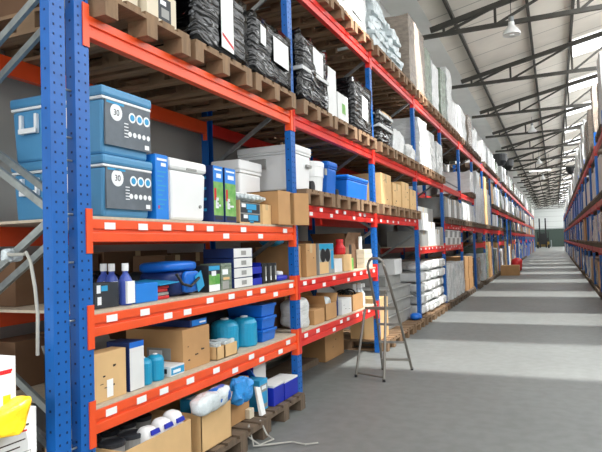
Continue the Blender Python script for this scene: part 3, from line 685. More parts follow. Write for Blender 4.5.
# ------------------------------------------------------------------ boxes and bag before the first upright
o = carton('white printed carton standing before the first upright, lowest in view', -2.62, -2.30, 1.55, 2.025, .36, .775, WBOX, tape=False, name='carton')
b = MB(o.location); b.box(-2.30, -2.2988, 1.80, 1.98, .70, .708, INK).box(-2.3, -2.2988, 1.92, 1.97, .675, .683, REDP)
for i in range(7): b.box(-2.3, -2.2988, 1.75+.02*(i % 3), 1.90+.03*((i*5) % 4), .47+.028*i, .476+.028*i, INK)
b.box(-2.3, -2.2988, 1.86, 1.99, .50, .504, GREYC).box(-2.3, -2.2988, 1.86, 1.99, .58, .584, GREYC).box(-2.3, -2.2988, 1.86, 1.863, .50, .584, GREYC).box(-2.3, -2.2988, 1.988, 1.991, .5, .584, GREYC).box(-2.3, -2.2988, 1.88, 1.98, .40, .43, REDP)
b.build('carton_print', o)
carton('white carton on the floor, hidden base of the stack before the first upright', -2.62, -2.30, 1.55, 2.025, .001, .358, WBOX)
o = carton('white carton with red print under the ceiling of the stack, behind the yellow bag', -2.60, -2.32, 1.45, 1.93, .777, 1.03, WBOX, tape=False)
MB(o.location).box(-2.32, -2.3188, 1.84, 1.91, .965, .975, REDP).box(-2.32, -2.3188, 1.845, 1.905, .956, .9645, REDP).build('red_lettering', o)
MB(o.location).box(-2.32, -2.3188, 1.86, 1.9, .80, .86, YEL).build('yellow_print', o)
tag(MB((-2.25, 1.82, .78)).lumpy(-2.31, -2.20, 1.45, 1.90, .71, .86, YEL, .045, 9, 5, 10, pw=7).build('plastic_bag'), 'crumpled yellow plastic bag hanging over the edge of the white cartons', 'bag')
o = thing('rope', 'pale rope knotted round the braces of the first upright', 'rope', (-2.7, 2.2, 1.3))
MB(o.location).tube([(-2.62, 2.12, 1.5), (-2.6, 2.1, 1.52), (-2.56, 2.1, 1.5), (-2.48, 2.12, 1.5), (-2.44, 2.1, 1.51), (-2.41, 2.1, 1.46), (-2.37, 2.09, 1.33), (-2.355, 2.09, 1.2), (-2.36, 2.09, 1.0)], .009, ROPE).build('rope_strand', o)
MB(o.location).lumpy(-2.62, -2.57, 2.08, 2.2, 1.46, 1.53, POLY, .01, 30, 3, 6, pw=3).build('knot', o)

# ------------------------------------------------------------------ high pallet level, first bays
ZA = LV['A'][1]; ZP = ZA + .146
o = carton('cream carton with a black and white print, on the first high pallet', -2.75, -2.24, 2.84, 3.14, ZP, 3.15, CREAM, tape=False)
MB(o.location).box(-2.24, -2.2388, 2.95, 3.08, 2.97, 3.12, DARK).box(-2.2388, -2.2382, 2.98, 3.06, 2.99, 3.05, GREYC).box(-2.2388, -2.2382, 2.97, 3.03, 3.07, 3.1, INKW).build('carton_print', o)
wrapped('black-wrapped bundle lying on the cream carton', -2.85, -2.26, 2.82, 3.16, 3.155, 3.6, BLACKW, 71, .02)
carton('cream carton at the near end of the first high pallet', -2.75, -2.28, 2.50, 2.80, ZP, 3.4, CREAM, marks=2)
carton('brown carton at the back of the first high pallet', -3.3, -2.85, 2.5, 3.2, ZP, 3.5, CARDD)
pal(3.67, ZA+.001, 'wooden pallet under the black-wrapped load with the red-striped sheet')
pal(4.53, ZA+.001, 'wooden pallet under the black-wrapped load with two white sheets')
o = wrapped('black-wrapped load with a large white sheet carrying a red stripe', -3.25, -2.22, 3.36, 4.08, ZP+.015, 3.47, BLACKW, 3, .02, papers=((.42, .66, .10, 1.0), (.05, .16, .75, .98)))
MB(o.location).hexa([(-2.2075, 3.67, 3.09), (-2.2075, 3.83, 3.02), (-2.2075, 3.83, 3.045), (-2.2075, 3.67, 3.115), (-2.206, 3.67, 3.09), (-2.206, 3.83, 3.02), (-2.206, 3.83, 3.045), (-2.206, 3.67, 3.115)], REDP).build('red_stripe', o)
wrapped('black-wrapped load with two white sheets, next to the blue upright', -3.25, -2.22, 4.16, 4.92, ZP+.015, 3.46, BLACKW, 5, .02, papers=((.5, .9, .38, .82), (.18, .3, .55, .86)))
for i, (y, lab) in enumerate(((5.51, 'wooden pallet under the shiny black load past the blue upright'), (6.37, 'wooden pallet under the white slanted carton'), (7.23, 'wooden pallet under the black box with a pale sheet'),
                              (8.21, 'wooden pallet under the black load with white straps'), (9.07, 'wooden pallet under the clear-wrapped black and white bundle'), (9.93, 'wooden pallet before the big white wrapped loads'))):
    pal(y, ZA+.001, lab)
wrapped('shiny black-wrapped load just past the first red beam', -3.2, -2.22, 5.17, 5.88, ZP+.015, 3.66, BLACKW, 8, .035, papers=((.42, .8, .5, .85),), top=.15, straps=((.42, .47),))
o = carton('white slanted carton leaning on the shiny black load', -2.9, -2.24, 5.93, 6.22, ZP, 3.5, WBOX, tape=False)
o = carton('white carton with a green picture beside the slanted carton', -2.7, -2.24, 6.26, 6.62, ZP, 3.28, WBOX, tape=False)
MB(o.location).box(-2.24, -2.2388, 6.40, 6.52, 3.05, 3.17, GRN).build('carton_print', o)
wrapped('tall black box with a pale sheet under film', -2.9, -2.24, 6.82, 7.6, ZP+.01, 3.6, BLACKW, 11, .015, papers=((.45, .75, .3, .75),))
wrapped('black load bound with wide white straps', -3.1, -2.22, 7.88, 8.62, ZP+.01, 3.42, BLACKW, 12, .05, straps=((.46, .56), (.84, .93)), top=.1)
wrapped('clear-wrapped bundle of black and white goods', -3.1, -2.22, 8.70, 9.4, ZP+.01, 3.27, CLEARW, 13, .04)
carton('pale brown carton standing behind the white straps', -2.95, -2.4, 8.75, 9.3, 3.312, 3.58, CARDL)
wrapped('low clear-wrapped white load with a black corner', -3.1, -2.22, 9.5, 10.25, ZP+.01, 3.18, WHITEW, 14, .05, top=.1)

# ------------------------------------------------------------------ second and third bays, eye-level pallets
ZQ = LV['B2'][1] + .147
for y, lab in ((5.51, 'wooden pallet under the wheeled white cooler'), (6.37, 'wooden pallet under the white bucket and tall blue cooler'), (7.23, 'wooden pallet under the long blue cooler'),
               (8.21, 'wooden pallet under the tall brown carton pair'), (9.07, 'wooden pallet under the middle cartons of the third bay'), (9.93, 'wooden pallet under the last cartons of the third bay')):
    pal(y, LV['B2'][1]+.001, lab)
def wheels(o, pts, r=.06):
    for x, y, z in pts: MB(o.location).lathe([(r*.5, -.02), (r, -.018), (r, .018), (r*.5, .02)], (x, y, z), BLK, 16, 'x').build('wheel', o)
o = cooler('large white wheeled cooler half hidden by the blue upright', -2.95, -2.30, 5.12, 5.56, ZQ, 2.51, WHITE, WHITE, handle=False)
wheels(o, ((-2.33, 5.6, ZQ+.065), (-2.9, 5.6, ZQ+.065)))
MB(o.location).box(-2.31, -2.285, 5.40, 5.52, 2.3, 2.33, GREYC).build('side_grip', o, bevel=.004)
MB(o.location).box(-2.8, -2.62, 5.105, 5.135, 2.28, 2.38, GREYC).build('end_label', o)
o = thing('drinks_bucket', 'round white bucket cooler between the wheeled cooler and the tall blue one', 'cooler', (-2.5, 5.87, ZQ)); O = o.location
MB(O).lathe([(.16, 0), (.17, .02), (.185, .19)], (-2.5, 5.87, ZQ), WHITE, 28).build('bucket_body', o)
MB(O).lathe([(.192, .19), (.195, .30)], (-2.5, 5.87, ZQ), WHITE, 28).build('upper_band', o)
MB(O).lathe([(.2, .30), (.2, .345), (.185, .36)], (-2.5, 5.87, ZQ), WHITE, 28).build('bucket_lid', o)
MB(O).box(-2.305, -2.29, 5.92, 5.97, ZQ+.22, ZQ+.29, GREYC).build('spout', o)
o = cooler('tall blue wheeled cooler behind the white bucket', -2.72, -2.32, 6.10, 6.40, ZQ, 2.46, COOLD, COOLD, handle=False)
wheels(o, ((-2.36, 6.43, ZQ+.055),), .05)
cooler('long low royal blue cooler at the end of the second bay', -2.85, -2.28, 6.66, 7.5, ZQ, 2.36, COOLD, COOLD, handle=False)
carton('tall brown carton behind the blue coolers', -3.25, -2.92, 6.15, 7.0, ZQ, 2.62, CARDD)
for y0, y1, z, lab in ((8.0, 8.56, 2.52, 'tall pale carton, first in the row on the third bay pallets'), (8.66, 9.17, 2.43, 'pale carton second in the row on the third bay pallets'), (9.23, 9.72, 2.50, 'pale carton third in the row on the third bay pallets'), (9.8, 10.27, 2.42, 'pale carton last in the row on the third bay pallets')):
    carton(lab, -2.8, -2.25, y0, y1, ZQ, z, CARDL, marks=3)

# ------------------------------------------------------------------ second bay shelves
carton('brown carton at the near end of the second bay, behind the upright', -2.75, -2.36, 5.10, 5.34, ZC, 1.50, CARD, marks=0)
carton('two-tone brown carton with dark corner print on the second shelf', -2.7, -2.31, 5.36, 5.62, ZC, 1.52, CARD, marks=3)
tag(MB((-2.6, 5.15, 1.502)).lumpy(-2.75, -2.5, 5.12, 5.32, 1.502, 1.63, LBLUE, .02, 9, 3, 7, pw=3).build('plastic_bag', smooth=True), 'small turquoise bag on the carton behind the upright', 'bag')
o = carton('printed box with a black mask shape and teal top', -2.6, -2.30, 5.68, 6.12, ZC, 1.52, GREYC, tape=False, name='printed_box')
b = MB(o.location).box(-2.3, -2.2988, 5.69, 6.11, 1.45, 1.515, TEAL).box(-2.3, -2.2988, 5.69, 5.95, ZC+.01, 1.32, CARDL).box(-2.3, -2.2988, 6.03, 6.11, ZC+.05, 1.44, LBLUE)
b.lathe([(.075, 0), (.075, .0015)], (-2.2988, 5.79, 1.39), BLK, 14, 'x').lathe([(.075, 0), (.075, .0015)], (-2.2988, 5.93, 1.39), BLK, 14, 'x').box(-2.2988, -2.297, 5.78, 5.94, 1.38, 1.43, BLK); b.build('box_print', o)
carton('pale blue box standing in front of the red canister', -2.5, -2.31, 6.17, 6.42, ZC, 1.34, WBOX, tape=False, name='small_box')
carton('pinkish printed box behind the pale blue one', -2.72, -2.52, 6.15, 6.45, ZC, 1.49, REDP, tape=False, name='printed_box')
carton('beige carton under the red canister', -2.5, -2.3, 6.46, 6.74, ZC, 1.38, CARDL, tape=False)
o = thing('red_canister', 'red bottle-shaped canister on the beige carton', 'canister', (-2.42, 6.6, 1.382))
MB(o.location).lathe([(.06, 0), (.07, .02), (.07, .08), (.045, .12), (.04, .15)], (-2.4, 6.6, 1.382), REDP, 16).build('canister_body', o)
MB(o.location).lathe([(.046, .15), (.046, .185)], (-2.4, 6.6, 1.382), PINK, 14).build('canister_cap', o)
tag(MB((-2.4, 6.8, ZC)).box(-2.45, -2.31, 6.76, 6.84, ZC, 1.33, GRN).build('slim_box', bevel=.003), 'slim green box beside the beige carton', 'box')
o = open_carton('large brown carton with raised flaps next to the blue upright', -2.85, -2.42, 6.86, 7.4, ZC, 1.56, CARDD, (1, 1, .9, 1), up=.1)
MB(o.location).box(-2.42, -2.4185, 7.0, 7.1, 1.28, 1.5, BLK).build('hand_hole', o)
for i in range(4): carton('small cream box, %s of the pile in front of the big open carton' % ('bottom', 'second', 'third', 'top')[i], -2.41, -2.30, 7.26, 7.62-.03*(i == 3), ZC+.062*i, ZC+.06+.062*i, CREAM, tape=False, name='small_box')
tag(MB((-2.4, 7.3, 1.43)).box(-2.38, -2.36, 7.28, 7.36, 1.433, 1.6, PAPER).build('paper_card'), 'white card standing on the cream box pile', 'card')
carton('brown carton at the back of the second shelf', -3.15, -2.85, 5.5, 6.8, ZC, 1.56, CARDD)
# lowest shelf of the second bay
tag(MB((-2.4, 5.27, ZD)).lumpy(-2.55, -2.31, 5.17, 5.42, ZD, .96, WHITEW, .035, 7, 4, 8, pw=5).build('white_sack', smooth=True), 'white film sack beside the first blue upright on the lowest shelf', 'sack')
carton('open brown carton behind the white sack', -2.85, -2.60, 5.15, 5.78, ZD, .98, CARDD)
carton('low brown carton with a cut-away front', -2.55, -2.30, 5.50, 5.78, ZD, .83, CARD, tape=False)
open_carton('brown carton with raised flaps holding a clear bag', -2.56, -2.30, 5.82, 6.16, ZD, .86, CARD, (0, 1, .8, .8), up=.13)
tag(MB((-2.43, 6, ZD+.01)).lumpy(-2.53, -2.33, 5.86, 6.12, ZD+.02, .93, POLY, .012, 12, 4, 8, pw=4).build('clear_bag'), 'clear plastic bag bulging out of the flapped carton', 'bag')
carton('dark blue carton beside the flapped carton', -2.55, -2.34, 6.2, 6.32, ZD, .92, NAVY, tape=False)
carton('white dotted carton in the middle of the lowest shelf', -2.52, -2.30, 6.34, 6.68, ZD, .86, WBOX, tape=False, marks=3)
open_carton('wide brown carton topped by black cables', -2.6, -2.30, 6.72, 7.14, ZD, .88, CARD, (0, 0, 0, 0))
o = thing('cable_bundle', 'heap of black cables on the wide brown carton', 'cable', (-2.45, 6.93, ZD+.008)); b = MB(o.location)
for i in range(12):
    c = Vector((-2.45+rng.uniform(-.04, .04), 6.93+rng.uniform(-.1, .1), .87)); R = rng.uniform(.05, .08); a0 = rng.uniform(0, 6)
    b.tube([c+Vector((math.cos(a0)*math.cos(t*.48)*R, math.sin(a0)*math.cos(t*.48)*R*1.2, math.sin(t*.48)*R*.8)) for t in range(14)], .008, BLK, 6)
b.build('cable', o); MB(o.location).box(-2.55, -2.35, 6.76, 7.1, ZD+.008, .85, BLK).build('cable_mass', o)
for i, y in enumerate((7.2, 7.32)):
    o = thing('spray_bottle', 'pale blue spray bottle, %s to the blue upright' % ('second closest', 'closest')[i], 'bottle', (-2.38, y, ZD)); O = o.location
    MB(O).lathe([(.045, 0), (.05, .02), (.05, .16), (.02, .22), (.018, .25)], (-2.38, y, ZD), POLY, 14).build('bottle_body', o)
    MB(O).box(-2.40, -2.33, y-.012, y+.012, ZD+.25, ZD+.30, WHITE).build('spray_head', o, bevel=.004)
carton('white carton leaning at the far end of the lowest shelf', -2.7, -2.44, 7.17, 7.5, ZD, .98, WBOX)
# floor of the second bay
carton('brown carton on the floor at the back of the second bay', -3.2, -2.75, 6.9, 7.6, .001, .42, CARD, marks=2)
tag(MB((-2.9, 6.3, 0)).box(-3.1, -2.8, 5.3, 6.8, .001, .06, WOODG).box(-3.1, -2.8, 5.35, 6.75, .06, .085, WOODG).build('plank_stack'), 'low dark planks on the shaded floor under the second bay', 'planks')

# ------------------------------------------------------------------ third bay floor: grey crates
pal(8.21, .001, 'pale pallet behind the ladder under the tall pale carton', False)
pal(9.07, .001, 'pale pallet under the near half of the grey crates', False); pal(9.93, .001, 'pale pallet under the far half of the grey crates', False)
carton('tall pale carton on the floor pallet right behind the ladder', -2.75, -2.3, 7.90, 8.32, .147, .72, CARDL, marks=2)
for i in range(3):
    z = .147+.21*i; o = thing('grey_crate', 'wide grey crate, %s of the three behind the ladder' % ('bottom', 'middle', 'top')[i], 'crate', (-2.8, 9.6, z)); O = o.location
    MB(O).box(-3.2, -2.42, 8.75, 10.3, z, z+.185, GREYC, taper=.01).build('crate_body', o, bevel=.006)
    MB(O).box(-3.22, -2.40, 8.73, 10.32, z+.185, z+.207, GREYC).build('crate_rim', o, bevel=.004)
carton('grey carton lying on the crate stack', -3.2, -2.6, 9.3, 10.3, .778, .95, GREYC, tape=False)
carton('pale grey carton standing on the grey carton', -3.0, -2.55, 9.75, 10.25, .952, 1.22, WBOX, tape=False)
tag(MB((-2.4, 10.1, .147)).lumpy(-2.38, -2.2, 9.95, 10.2, .147, .26, COOLD, .02, 9, 3, 6, pw=3).build('plastic_bag', smooth=True), 'little blue bag on the pallet in front of the grey crates', 'bag')
o = open_carton('dark grey crate with a green tint up on the rear beam', -3.24, -2.75, 8.1, 9.6, 1.167, 1.5, DARK, (0, 0, 0, 0))

# ------------------------------------------------------------------ fourth and fifth bays
PT = .147
for y, lab in ((10.91, 'pallet under the nearest white packs'), (11.77, 'pallet under the middle white packs'), (12.63, 'pallet under the farthest white packs')): pal(y, .001, lab)
row = ['bottom', 'second', 'third', 'fourth', 'top']
col = ['nearest', 'second', 'third', 'farthest']
for c in range(4):
    for r_ in range(5 if c else 4):
        y = 10.62+c*.6; z = PT + .2*r_; s = rng.uniform(-.03, .03)
        o = thing('white_pack', 'white film-wrapped pack, %s layer of the %s pile in the fourth bay' % (row[r_], col[c]), 'pack', (-2.7, y+.28, z)); O = o.location
        MB(O).lumpy(-3.1, -2.26+s, y, y+.56, z+.014, z+.188, WHITEW if (c+r_) % 3 else WBOX, .012, 5, c*7+r_, 6, pw=9).build('pack_body', o)
        MB(O).box(-2.25+s, -2.245+s, y+.2, y+.36, z+.06, z+.13, PAPER).build('pack_label', o)
tag(MB((-2.4, 10.8, .95)).lumpy(-2.6, -2.2, 10.62, 11.1, .955, 1.1, WHITE, .04, 6, 4, 7, pw=3).build('white_sack', smooth=True), 'white sack slumped on the nearest pile of white packs', 'sack')
ZC2 = LV['C2'][1]+.018
for i, (a, c, z, m) in enumerate(((10.6, 11.35, 1.72, GREYC), (11.4, 12.1, 1.9, WBOX), (12.15, 12.6, 1.76, WBOX), (12.65, 13.05, 1.82, GREYC))):
    carton('%s box on the waist-high shelf, %s of four in the fourth bay' % (('grey', 'white', 'white', 'grey')[i], col[i]), -2.9, -2.28, a, c, ZC2, z, m)
carton('long pale grey carton laid across the fourth bay boxes', -3.1, -2.4, 10.6, 12.55, 1.903, 2.2, GREYC)
carton('bright white carton on top in the fourth bay', -2.38, -2.24, 10.6, 11.2, 1.722, 2.05, WBOX)
for i in range(7):
    for j in range(2):
        z = ZC2+.17*j; y = 13.32+i*.34
        o = thing('small_crate', 'small white crate on the waist-high shelf of the fifth bay', 'crate', (-2.5, y+.16, z), 'small white crates in the fifth bay'); O = o.location
        MB(O).box(-2.8, -2.28, y, y+.32, z, z+.15, (WBOX, GREYC)[(i+j) % 2], taper=.01).build('crate_body', o); MB(O).box(-2.81, -2.27, y-.005, y+.325, z+.15, z+.167, WBOX).build('crate_rim', o)
for i in range(3):
    y = 13.23+i*.86; pal(y+.38, LV['B2'][1]+.001, 'pallet of the fifth bay under white cartons, %s of three' % col[i], True)
    for j in range(2):
        carton('white carton on the fifth bay pallets, %s of six' % ('nearest', 'second', 'third', 'fourth', 'fifth', 'farthest')[i*2+j], -2.9, -2.24, y+j*.39, y+j*.39+.37, ZQ, 2.52-.03*((i+j) % 2), WBOX if j else GREYC)
for i in range(3):
    y = 13.25+i*.86; pal(y+.36, .001, 'floor pallet under the silver wrapped loads, %s of three' % col[i], True)
    wrapped('silver film-wrapped load on the floor of the fifth bay, %s of three' % col[i], -3.2, -2.24, y, y+.72, .15, .98, CLEARW, 30+i, .03)
for i in range(3):
    y = 10.55+i*.86; pal(y+.36, ZA+.001, 'high pallet of the fourth bay, %s of three' % col[i])
    wrapped('big white wrapped load on the high pallets of the fourth bay, %s of three' % col[i], -3.2, -2.22, y, y+.72, ZP+.01, 3.82-.1*i, WHITEW, 40+i, .02, papers=((.3, .6, .4, .6),))

# ------------------------------------------------------------------ topmost level
ZT = LV['T'][1]; ZTP = ZT+.147
for i, y in enumerate((5.51, 6.37, 7.23, 8.21, 9.07, 9.93, 10.91, 11.77, 12.63)): pal(y, ZT+.001, 'pallet high on the topmost beams, number %s from the upright where orange meets red' % ('one', 'two', 'three', 'four', 'five', 'six', 'seven', 'eight', 'nine')[i])
carton('grey carton on the topmost level above the second bay', -3.1, -2.3, 5.98, 6.7, ZTP, 5.0, GREYC)
carton('brown carton on the topmost level at the near end', -3.1, -2.4, 5.2, 5.85, ZTP, 4.9, CARD)
wrapped('bright silver wrapped load on the topmost level', -3.2, -2.24, 6.78, 7.5, ZTP+.01, 5.4, CLEARW, 50, .03, papers=((.2, .8, .15, .9),))
o = thing('tray_stack', 'tall stack of clear film-wrapped trays with frayed edges', 'stack of trays', (-2.7, 8.3, ZTP)); b = None
for i in range(9):
    z = ZTP + .085*i; s = rng.uniform(-.05, .05)
    MB(o.location).lumpy(-3.15+s, -2.26+s, 7.88+s, 8.62+s, z+.03, z+.113, POLY, .04, 9, i, 7).build('tray', o)
o = thing('tray_stack', 'shorter stack of clear film-wrapped trays behind the tall one', 'stack of trays', (-2.7, 9.05, ZTP))
for i in range(7):
    z = ZTP + .085*i; s = rng.uniform(-.05, .05)
    MB(o.location).lumpy(-3.15+s, -2.26+s, 8.72+s, 9.4+s, z+.03, z+.113, POLY, .04, 9, i+20, 7).build('tray', o)
wrapped('tall brown cardboard load under clear film on the topmost level', -3.2, -2.22, 10.0, 11.36, ZTP+.01, 5.55, BROWNW, 61, .02)
wrapped('grey-green wrapped load behind the tall brown one', -3.2, -2.26, 11.45, 12.2, ZTP+.01, 5.45, GREENW, 62, .03)
wrapped('pale grey wrapped load farthest in the fourth bay of the topmost level', -3.2, -2.26, 12.25, 13.02, ZTP+.01, 5.35, CLEARW, 63, .03)
wrapped('bright white tall load on the topmost level of the fifth bay', -3.2, -2.24, 14.05, 14.8, ZTP+.01, 5.72, WHITEW, 64, .03)
wrapped('grey wrapped load before the bright white tall one', -3.2, -2.26, 13.3, 14.0, ZTP+.01, 5.5, GREENW, 65, .03)
wrapped('low pale load at the far end of the fifth bay topmost level', -3.2, -2.26, 14.9, 15.6, ZTP+.01, 5.1, CLEARW, 66, .04)
for i, y in enumerate((13.61, 14.47, 15.33)): pal(y, ZT+.001, 'pallet on the topmost level of the fifth bay, %s of three' % col[i])

# ------------------------------------------------------------------ distant bays of the long rack
FAR = {'silver': (CLEARW, 'silver-grey wrapped load'), 'white': (WHITEW, 'white wrapped load'), 'green': (GREENW, 'grey-green wrapped load'), 'brown': (BROWNW, 'brown film-wrapped load'), 'card': (CARD, 'brown carton load'), 'pale': (CARDL, 'pale carton load'), 'wbox': (WBOX, 'white carton load'), 'blue': (COOLD, 'blue crate load'), 'black': (BLACKW, 'black wrapped load')}
def farload(kind, x0, x1, y0, y1, z0, z1, where, grp, seed):
    m, lab = FAR[kind]; b = MB(((x0+x1)/2, (y0+y1)/2, z0))
    if kind in ('card', 'pale', 'wbox', 'blue'):
        nn = max(1, round((z1-z0)/.35)); h = (z1-z0)/nn
        for i in range(nn): b.box(x0, x1-.01*(i % 2), y0+.005*i, y1, z0+h*i+.002, z0+h*(i+1), m)
    else: b.lumpy(x0, x1, y0, y1, z0, z1, m, .035, 5, seed, 5, topdrop=.1)
    return tag(b.build('load'), lab + ' ' + where, 'load', lab + 's ' + where)
rg = random.Random(11); WH = 'in the distant bays of the long rack'
massA = MB((-2.7, 51, 0))
for n in range(5, NB):
    yb = PY[n]+.13
    levels = [(0, .9 if n < 7 or n % 3 == 0 else 1.3)]
    if n in (5, 6, 7, 8, 9) or n > 11: levels.append((LV['B2'][1], .5))
    if n == 5 or n >= 8: levels.append((ZA, .8))
    levels.append((ZT, .95 if n < 12 else .8))
    if n in (6, 7): levels[1] = (LV['B2'][1], 1.6)
    for z, hh in levels:
        k = 3; w_ = 2.5/k
        for i in range(k):
            if rg.random() < .1: continue
            y0 = yb+i*w_+.02; y1 = yb+(i+1)*w_-.03
            kind = rg.choice(['silver', 'white', 'silver', 'card', 'pale', 'brown', 'wbox', 'green'] if z != ZT else ['silver', 'silver', 'white', 'green', 'brown', 'white'])
            if n == 5 and z == 0: kind = 'card'
            if z == 0 and n > 12: kind = rg.choice(['blue', 'card', 'silver'])
            if n > NI:
                mk = FAR[kind][0]; massA.box(-3.2, -2.25+rg.uniform(-.04, .03), y0, y1, z+.02, z+.148+hh*rg.uniform(.7, 1.08), mk); continue
            fpal((y0+y1)/2, z+.001, 'pallet ' + WH, 'pallets ' + WH)
            if z == ZT and (n, i) in ((11, 0), (13, 0)): continue
            farload(kind, -3.2, -2.25+rg.uniform(-.04, .03), y0, y1, z+.148, z+.148+hh*rg.uniform(.7, 1.08), WH, None, n*9+i+int(z*3))
tag(massA.build('loads'), 'tiny mixed loads at the vanishing end of the long rack', 'loads', kind='stuff')
def basket(x, y, z0, z1, lab):
    o = thing('wire_basket', lab, 'basket', (x, y, z0))
    MB(o.location).lathe([(.25, 0), (.42, .25), (.46, .62), (.43, .62), (.38, .27), (.22, .03)], (x, y, z1), BLK, 18).build('basket_bowl', o)
    MB(o.location).lathe([(.3, 0), (.3, .03), (.06, .05), (.06, z1-z0)], (x, y, z0), BLK, 12).build('basket_stand', o)
basket(-2.6, 32.5, ZT+.15, 5.45, 'dark round basket high on the long rack, nearer one')
basket(-2.6, 37.9, ZT+.15, 5.8, 'dark round basket high on the long rack, farther one')

# ------------------------------------------------------------------ rack across the aisle
XA, XB = .98, 2.0
RY = [10.6 + 2.7*k for k in range(25)]; KI = 13; massB = MB((1.5, 48, 0))
RW = 'in the rack across the aisle'
ru = upright(RY[0], 4.1, 'blue rack upright ' + RW, 'uprights ' + RW, holes=False, xf=XA, xr=XB, sgn=-1)
for y in RY[1:]: dup(ru, ((XA+XB)/2, y+.05, 0))
RL = [(1.11, 1.24), (2.22, 2.35), (3.57, 3.7)]
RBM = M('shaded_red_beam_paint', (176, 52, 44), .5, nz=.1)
rb = None
for k in range(24):
    for zb, zt in RL:
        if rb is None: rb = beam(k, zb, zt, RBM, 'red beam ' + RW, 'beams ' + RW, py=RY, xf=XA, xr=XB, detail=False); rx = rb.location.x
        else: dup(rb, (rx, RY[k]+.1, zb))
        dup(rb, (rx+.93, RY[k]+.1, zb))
for k in range(24):
    yb = RY[k]+.13
    for z, hh in ((0, .8), (1.24, .75), (2.35, .9), (3.7, 1.5 if k < 7 else 1.15)):
        for i in range(3):
            if rg.random() < .12: continue
            y0 = yb+i*.83+.02; y1 = y0+.77
            kind = rg.choice(['silver', 'white', 'card', 'brown', 'pale', 'black', 'silver'])
            if z == 3.7: kind = rg.choice(['silver', 'silver', 'silver', 'brown'])
            if z == 2.35: kind = 'blue' if 5 <= k <= 9 else 'wbox'
            if z == 1.24 and k > 2: kind = rg.choice(['card', 'blue', 'black', 'silver'])
            if k > KI:
                massB.box(1.0+rg.uniform(-.03, .04), 1.95, y0, y1, z+.02, z+.148+hh*rg.uniform(.75, 1.05), FAR[kind][0]); continue
            fpal((y0+y1)/2, z+.001, 'pallet ' + RW, 'pallets ' + RW, 1.55)
            if z == 3.7 and (k, i) == (13, 0): continue
            farload(kind, 1.0+rg.uniform(-.03, .04), 1.95, y0, y1, z+.148, z+.148+hh*rg.uniform(.75, 1.05), RW, None, k*9+i+int(z*3)+500)
tag(massB.build('loads'), 'tiny mixed loads at the vanishing end of the rack across the aisle', 'loads', kind='stuff')
basket(1.35, 46.25, 3.85, 6.1, 'dark round basket high on the rack across the aisle')

# ------------------------------------------------------------------ step ladder
o = thing('step_ladder', 'aluminium step ladder with platform and hand loop standing in the aisle', 'ladder', (-1.86, 6.45, 0)); O = o.location
A, B_, C_, D_ = Vector((-2.126, 6.247, 0)), Vector((-1.761, 6.107, 0)), Vector((-1.608, 6.771, 0)), Vector((-1.94, 6.70, 0))
At, Bt = Vector((-2.03, 6.36, .75)), Vector((-1.775, 6.32, .75))
Ct, Dt = Vector((-1.70, 6.53, .735)), Vector((-1.955, 6.55, .735))
Ch, Dh = Vector((-1.755, 6.24, 1.25)), Vector((-1.945, 6.25, 1.25))
R_ = .0155
for p, q in ((A, At), (B_, Bt)): MB(O).tube([p+Vector((0, 0, .01)), q], R_, ALU).build('rear_leg', o)
MB(O).tube([C_+Vector((0, 0, .01)), Ct, Ch, Ch.lerp(Dh, .12)+Vector((0, 0, .06)), Ch.lerp(Dh, .3)+Vector((0, -.015, .085)), Ch.lerp(Dh, .7)+Vector((0, -.015, .085)), Ch.lerp(Dh, .88)+Vector((0, 0, .06)), Dh, Dt, D_+Vector((0, 0, .01))], R_, ALU, 10).build('stile_and_hand_loop', o)
MB(O).tube([Bt, Bt+Vector((0, 0, .17)), Bt+Vector((-.005, .03, .21)), Bt+Vector((-.01, .08, .21))], R_, ALU).build('side_grip', o)
MB(O).hexa([At+Vector((0, 0, 0)), Bt+Vector((0, 0, 0)), Ct, Dt, At+Vector((0, 0, .03)), Bt+Vector((0, 0, .03)), Ct+Vector((0, 0, .03)), Dt+Vector((0, 0, .03))], ALU).build('platform', o)
for f in (.16, .45, .74):
    p, q = C_.lerp(Ct, f), D_.lerp(Dt, f); d = Vector((0, -.035, 0))
    MB(O).hexa([p, q, q+d, p+d, p+Vector((0, 0, .025)), q+Vector((0, 0, .025)), q+d+Vector((0, 0, .025)), p+d+Vector((0, 0, .025))], ALU).build('tread', o)
MB(O).tube([A.lerp(At, .06), B_.lerp(Bt, .06)], .01, ALU).build('spreader_bar', o)
for p in (A, B_, C_, D_): MB(O).lathe([(.017, 0), (.017, .03)], p, BLK, 10).build('rubber_foot', o)

# ------------------------------------------------------------------ far aisle
carton('brown carton left on the aisle floor beside the distant racks', -2.15, -1.42, 25.5, 26.2, .001, .42, CARD)
tag(MB((-1.7, 29, 0)).lumpy(-1.95, -1.45, 28.6, 29.2, .001, .62, PINK, .06, 4, 3, 7, pw=2.4).build('red_sack', smooth=True), 'red sack standing behind the brown carton in the aisle', 'sack')
o = thing('forklift', 'dark reach truck with yellow base and raised mast at the far aisle end', 'forklift', (-1.7, 96, 0)); O = o.location
MB(O).box(-2.6, -.85, 96, 97.8, .25, 1.0, M('forklift_yellow', (150, 120, 50), .5)).build('chassis', o, bevel=.08)
MB(O).box(-2.5, -.95, 96.4, 97.7, 1.0, 1.6, DARK).build('seat_block', o, bevel=.06)
for x in (-2.5, -.95):
    MB(O).bar((x, 96.2, 1.0), (x, 96.4, 2.45), .09, .09, BLK).build('guard_pillar', o); MB(O).bar((x, 97.7, 1.0), (x, 97.5, 2.45), .09, .09, BLK).build('guard_pillar', o)
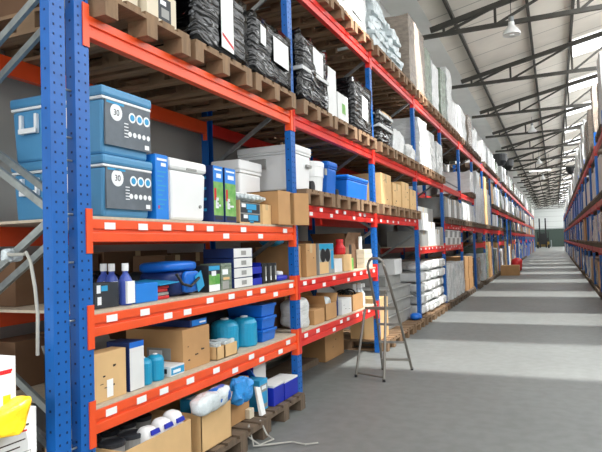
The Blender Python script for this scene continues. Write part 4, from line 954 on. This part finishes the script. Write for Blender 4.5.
MB(O).box(-2.55, -.9, 96.3, 97.6, 2.42, 2.52, BLK).build('roof_guard', o)
for x in (-2.15, -1.3):
    MB(O).box(x-.1, x+.1, 95.72, 95.9, .1, 4.6, BLK).build('mast_rail', o)
    MB(O).box(x-.08, x+.08, 94.5, 95.7, .1, .17, BLK).build('fork', o)
MB(O).box(-2.3, -1.15, 95.64, 95.72, .6, 2.3, BLK).build('load_backrest', o)
for x in (-2.5, -.95):
    for y in (96.2, 97.5): MB(O).lathe([(.2, -.13), (.33, -.12), (.33, .12), (.2, .13)], (x, y, .33), BLK, 18, 'x').build('wheel', o)

# ------------------------------------------------------------------ ceiling lamps
def bell(x, y, z, label):
    o = thing('pendant_lamp', label, 'ceiling lamp', (x, y, z)); O = o.location
    MB(O).lathe([(.2, 0), (.19, .06), (.12, .16), (.07, .22), (.065, .3), (.03, .32)], (x, y, z), LAMPM, 22).build('bell_shade', o)
    MB(O).lathe([(.06, .3), (.06, .42)], (x, y, z), GALV, 14).build('gear_box', o)
    MB(O).tube([(x, y, z+.42), (x, y, ROOFZ(x)-.02)], .008, BLK, 6).build('cord', o)
    MB(O).lathe([(.05, -.02), (.06, .05), (.03, .12)], (x, y, z), LAMPM, 12).build('bulb', o)
bell(-.72, 14.0, 6.2, 'white bell lamp hanging nearest the viewer under the roof trusses')
bell(-.8, 29.8, 6.65, 'white bell lamp, second along the roof')
bell(-.75, 40.2, 6.35, 'white bell lamp before the lit tube fitting')
bell(-.7, 50.5, 6.3, 'white bell lamp beyond the lit tube fitting')
o = thing('tube_lamp', 'lit fluorescent tube fitting hung across the aisle', 'ceiling lamp', (-.8, 44.5, 6.3)); O = o.location
MB(O).box(-1.55, -.05, 44.42, 44.58, 6.36, 6.42, LAMPM).build('lamp_tray', o)
for y in (44.46, 44.54): MB(O).lathe([(.02, -.72), (.02, .72)], (-.8, y, 6.335), TUBE, 10, 'x').build('tube', o)
for x in (-1.4, -.2): MB(O).tube([(x, 44.5, 6.42), (x, 44.5, ROOFZ(x)-.02)], .008, BLK, 6).build('cord', o)
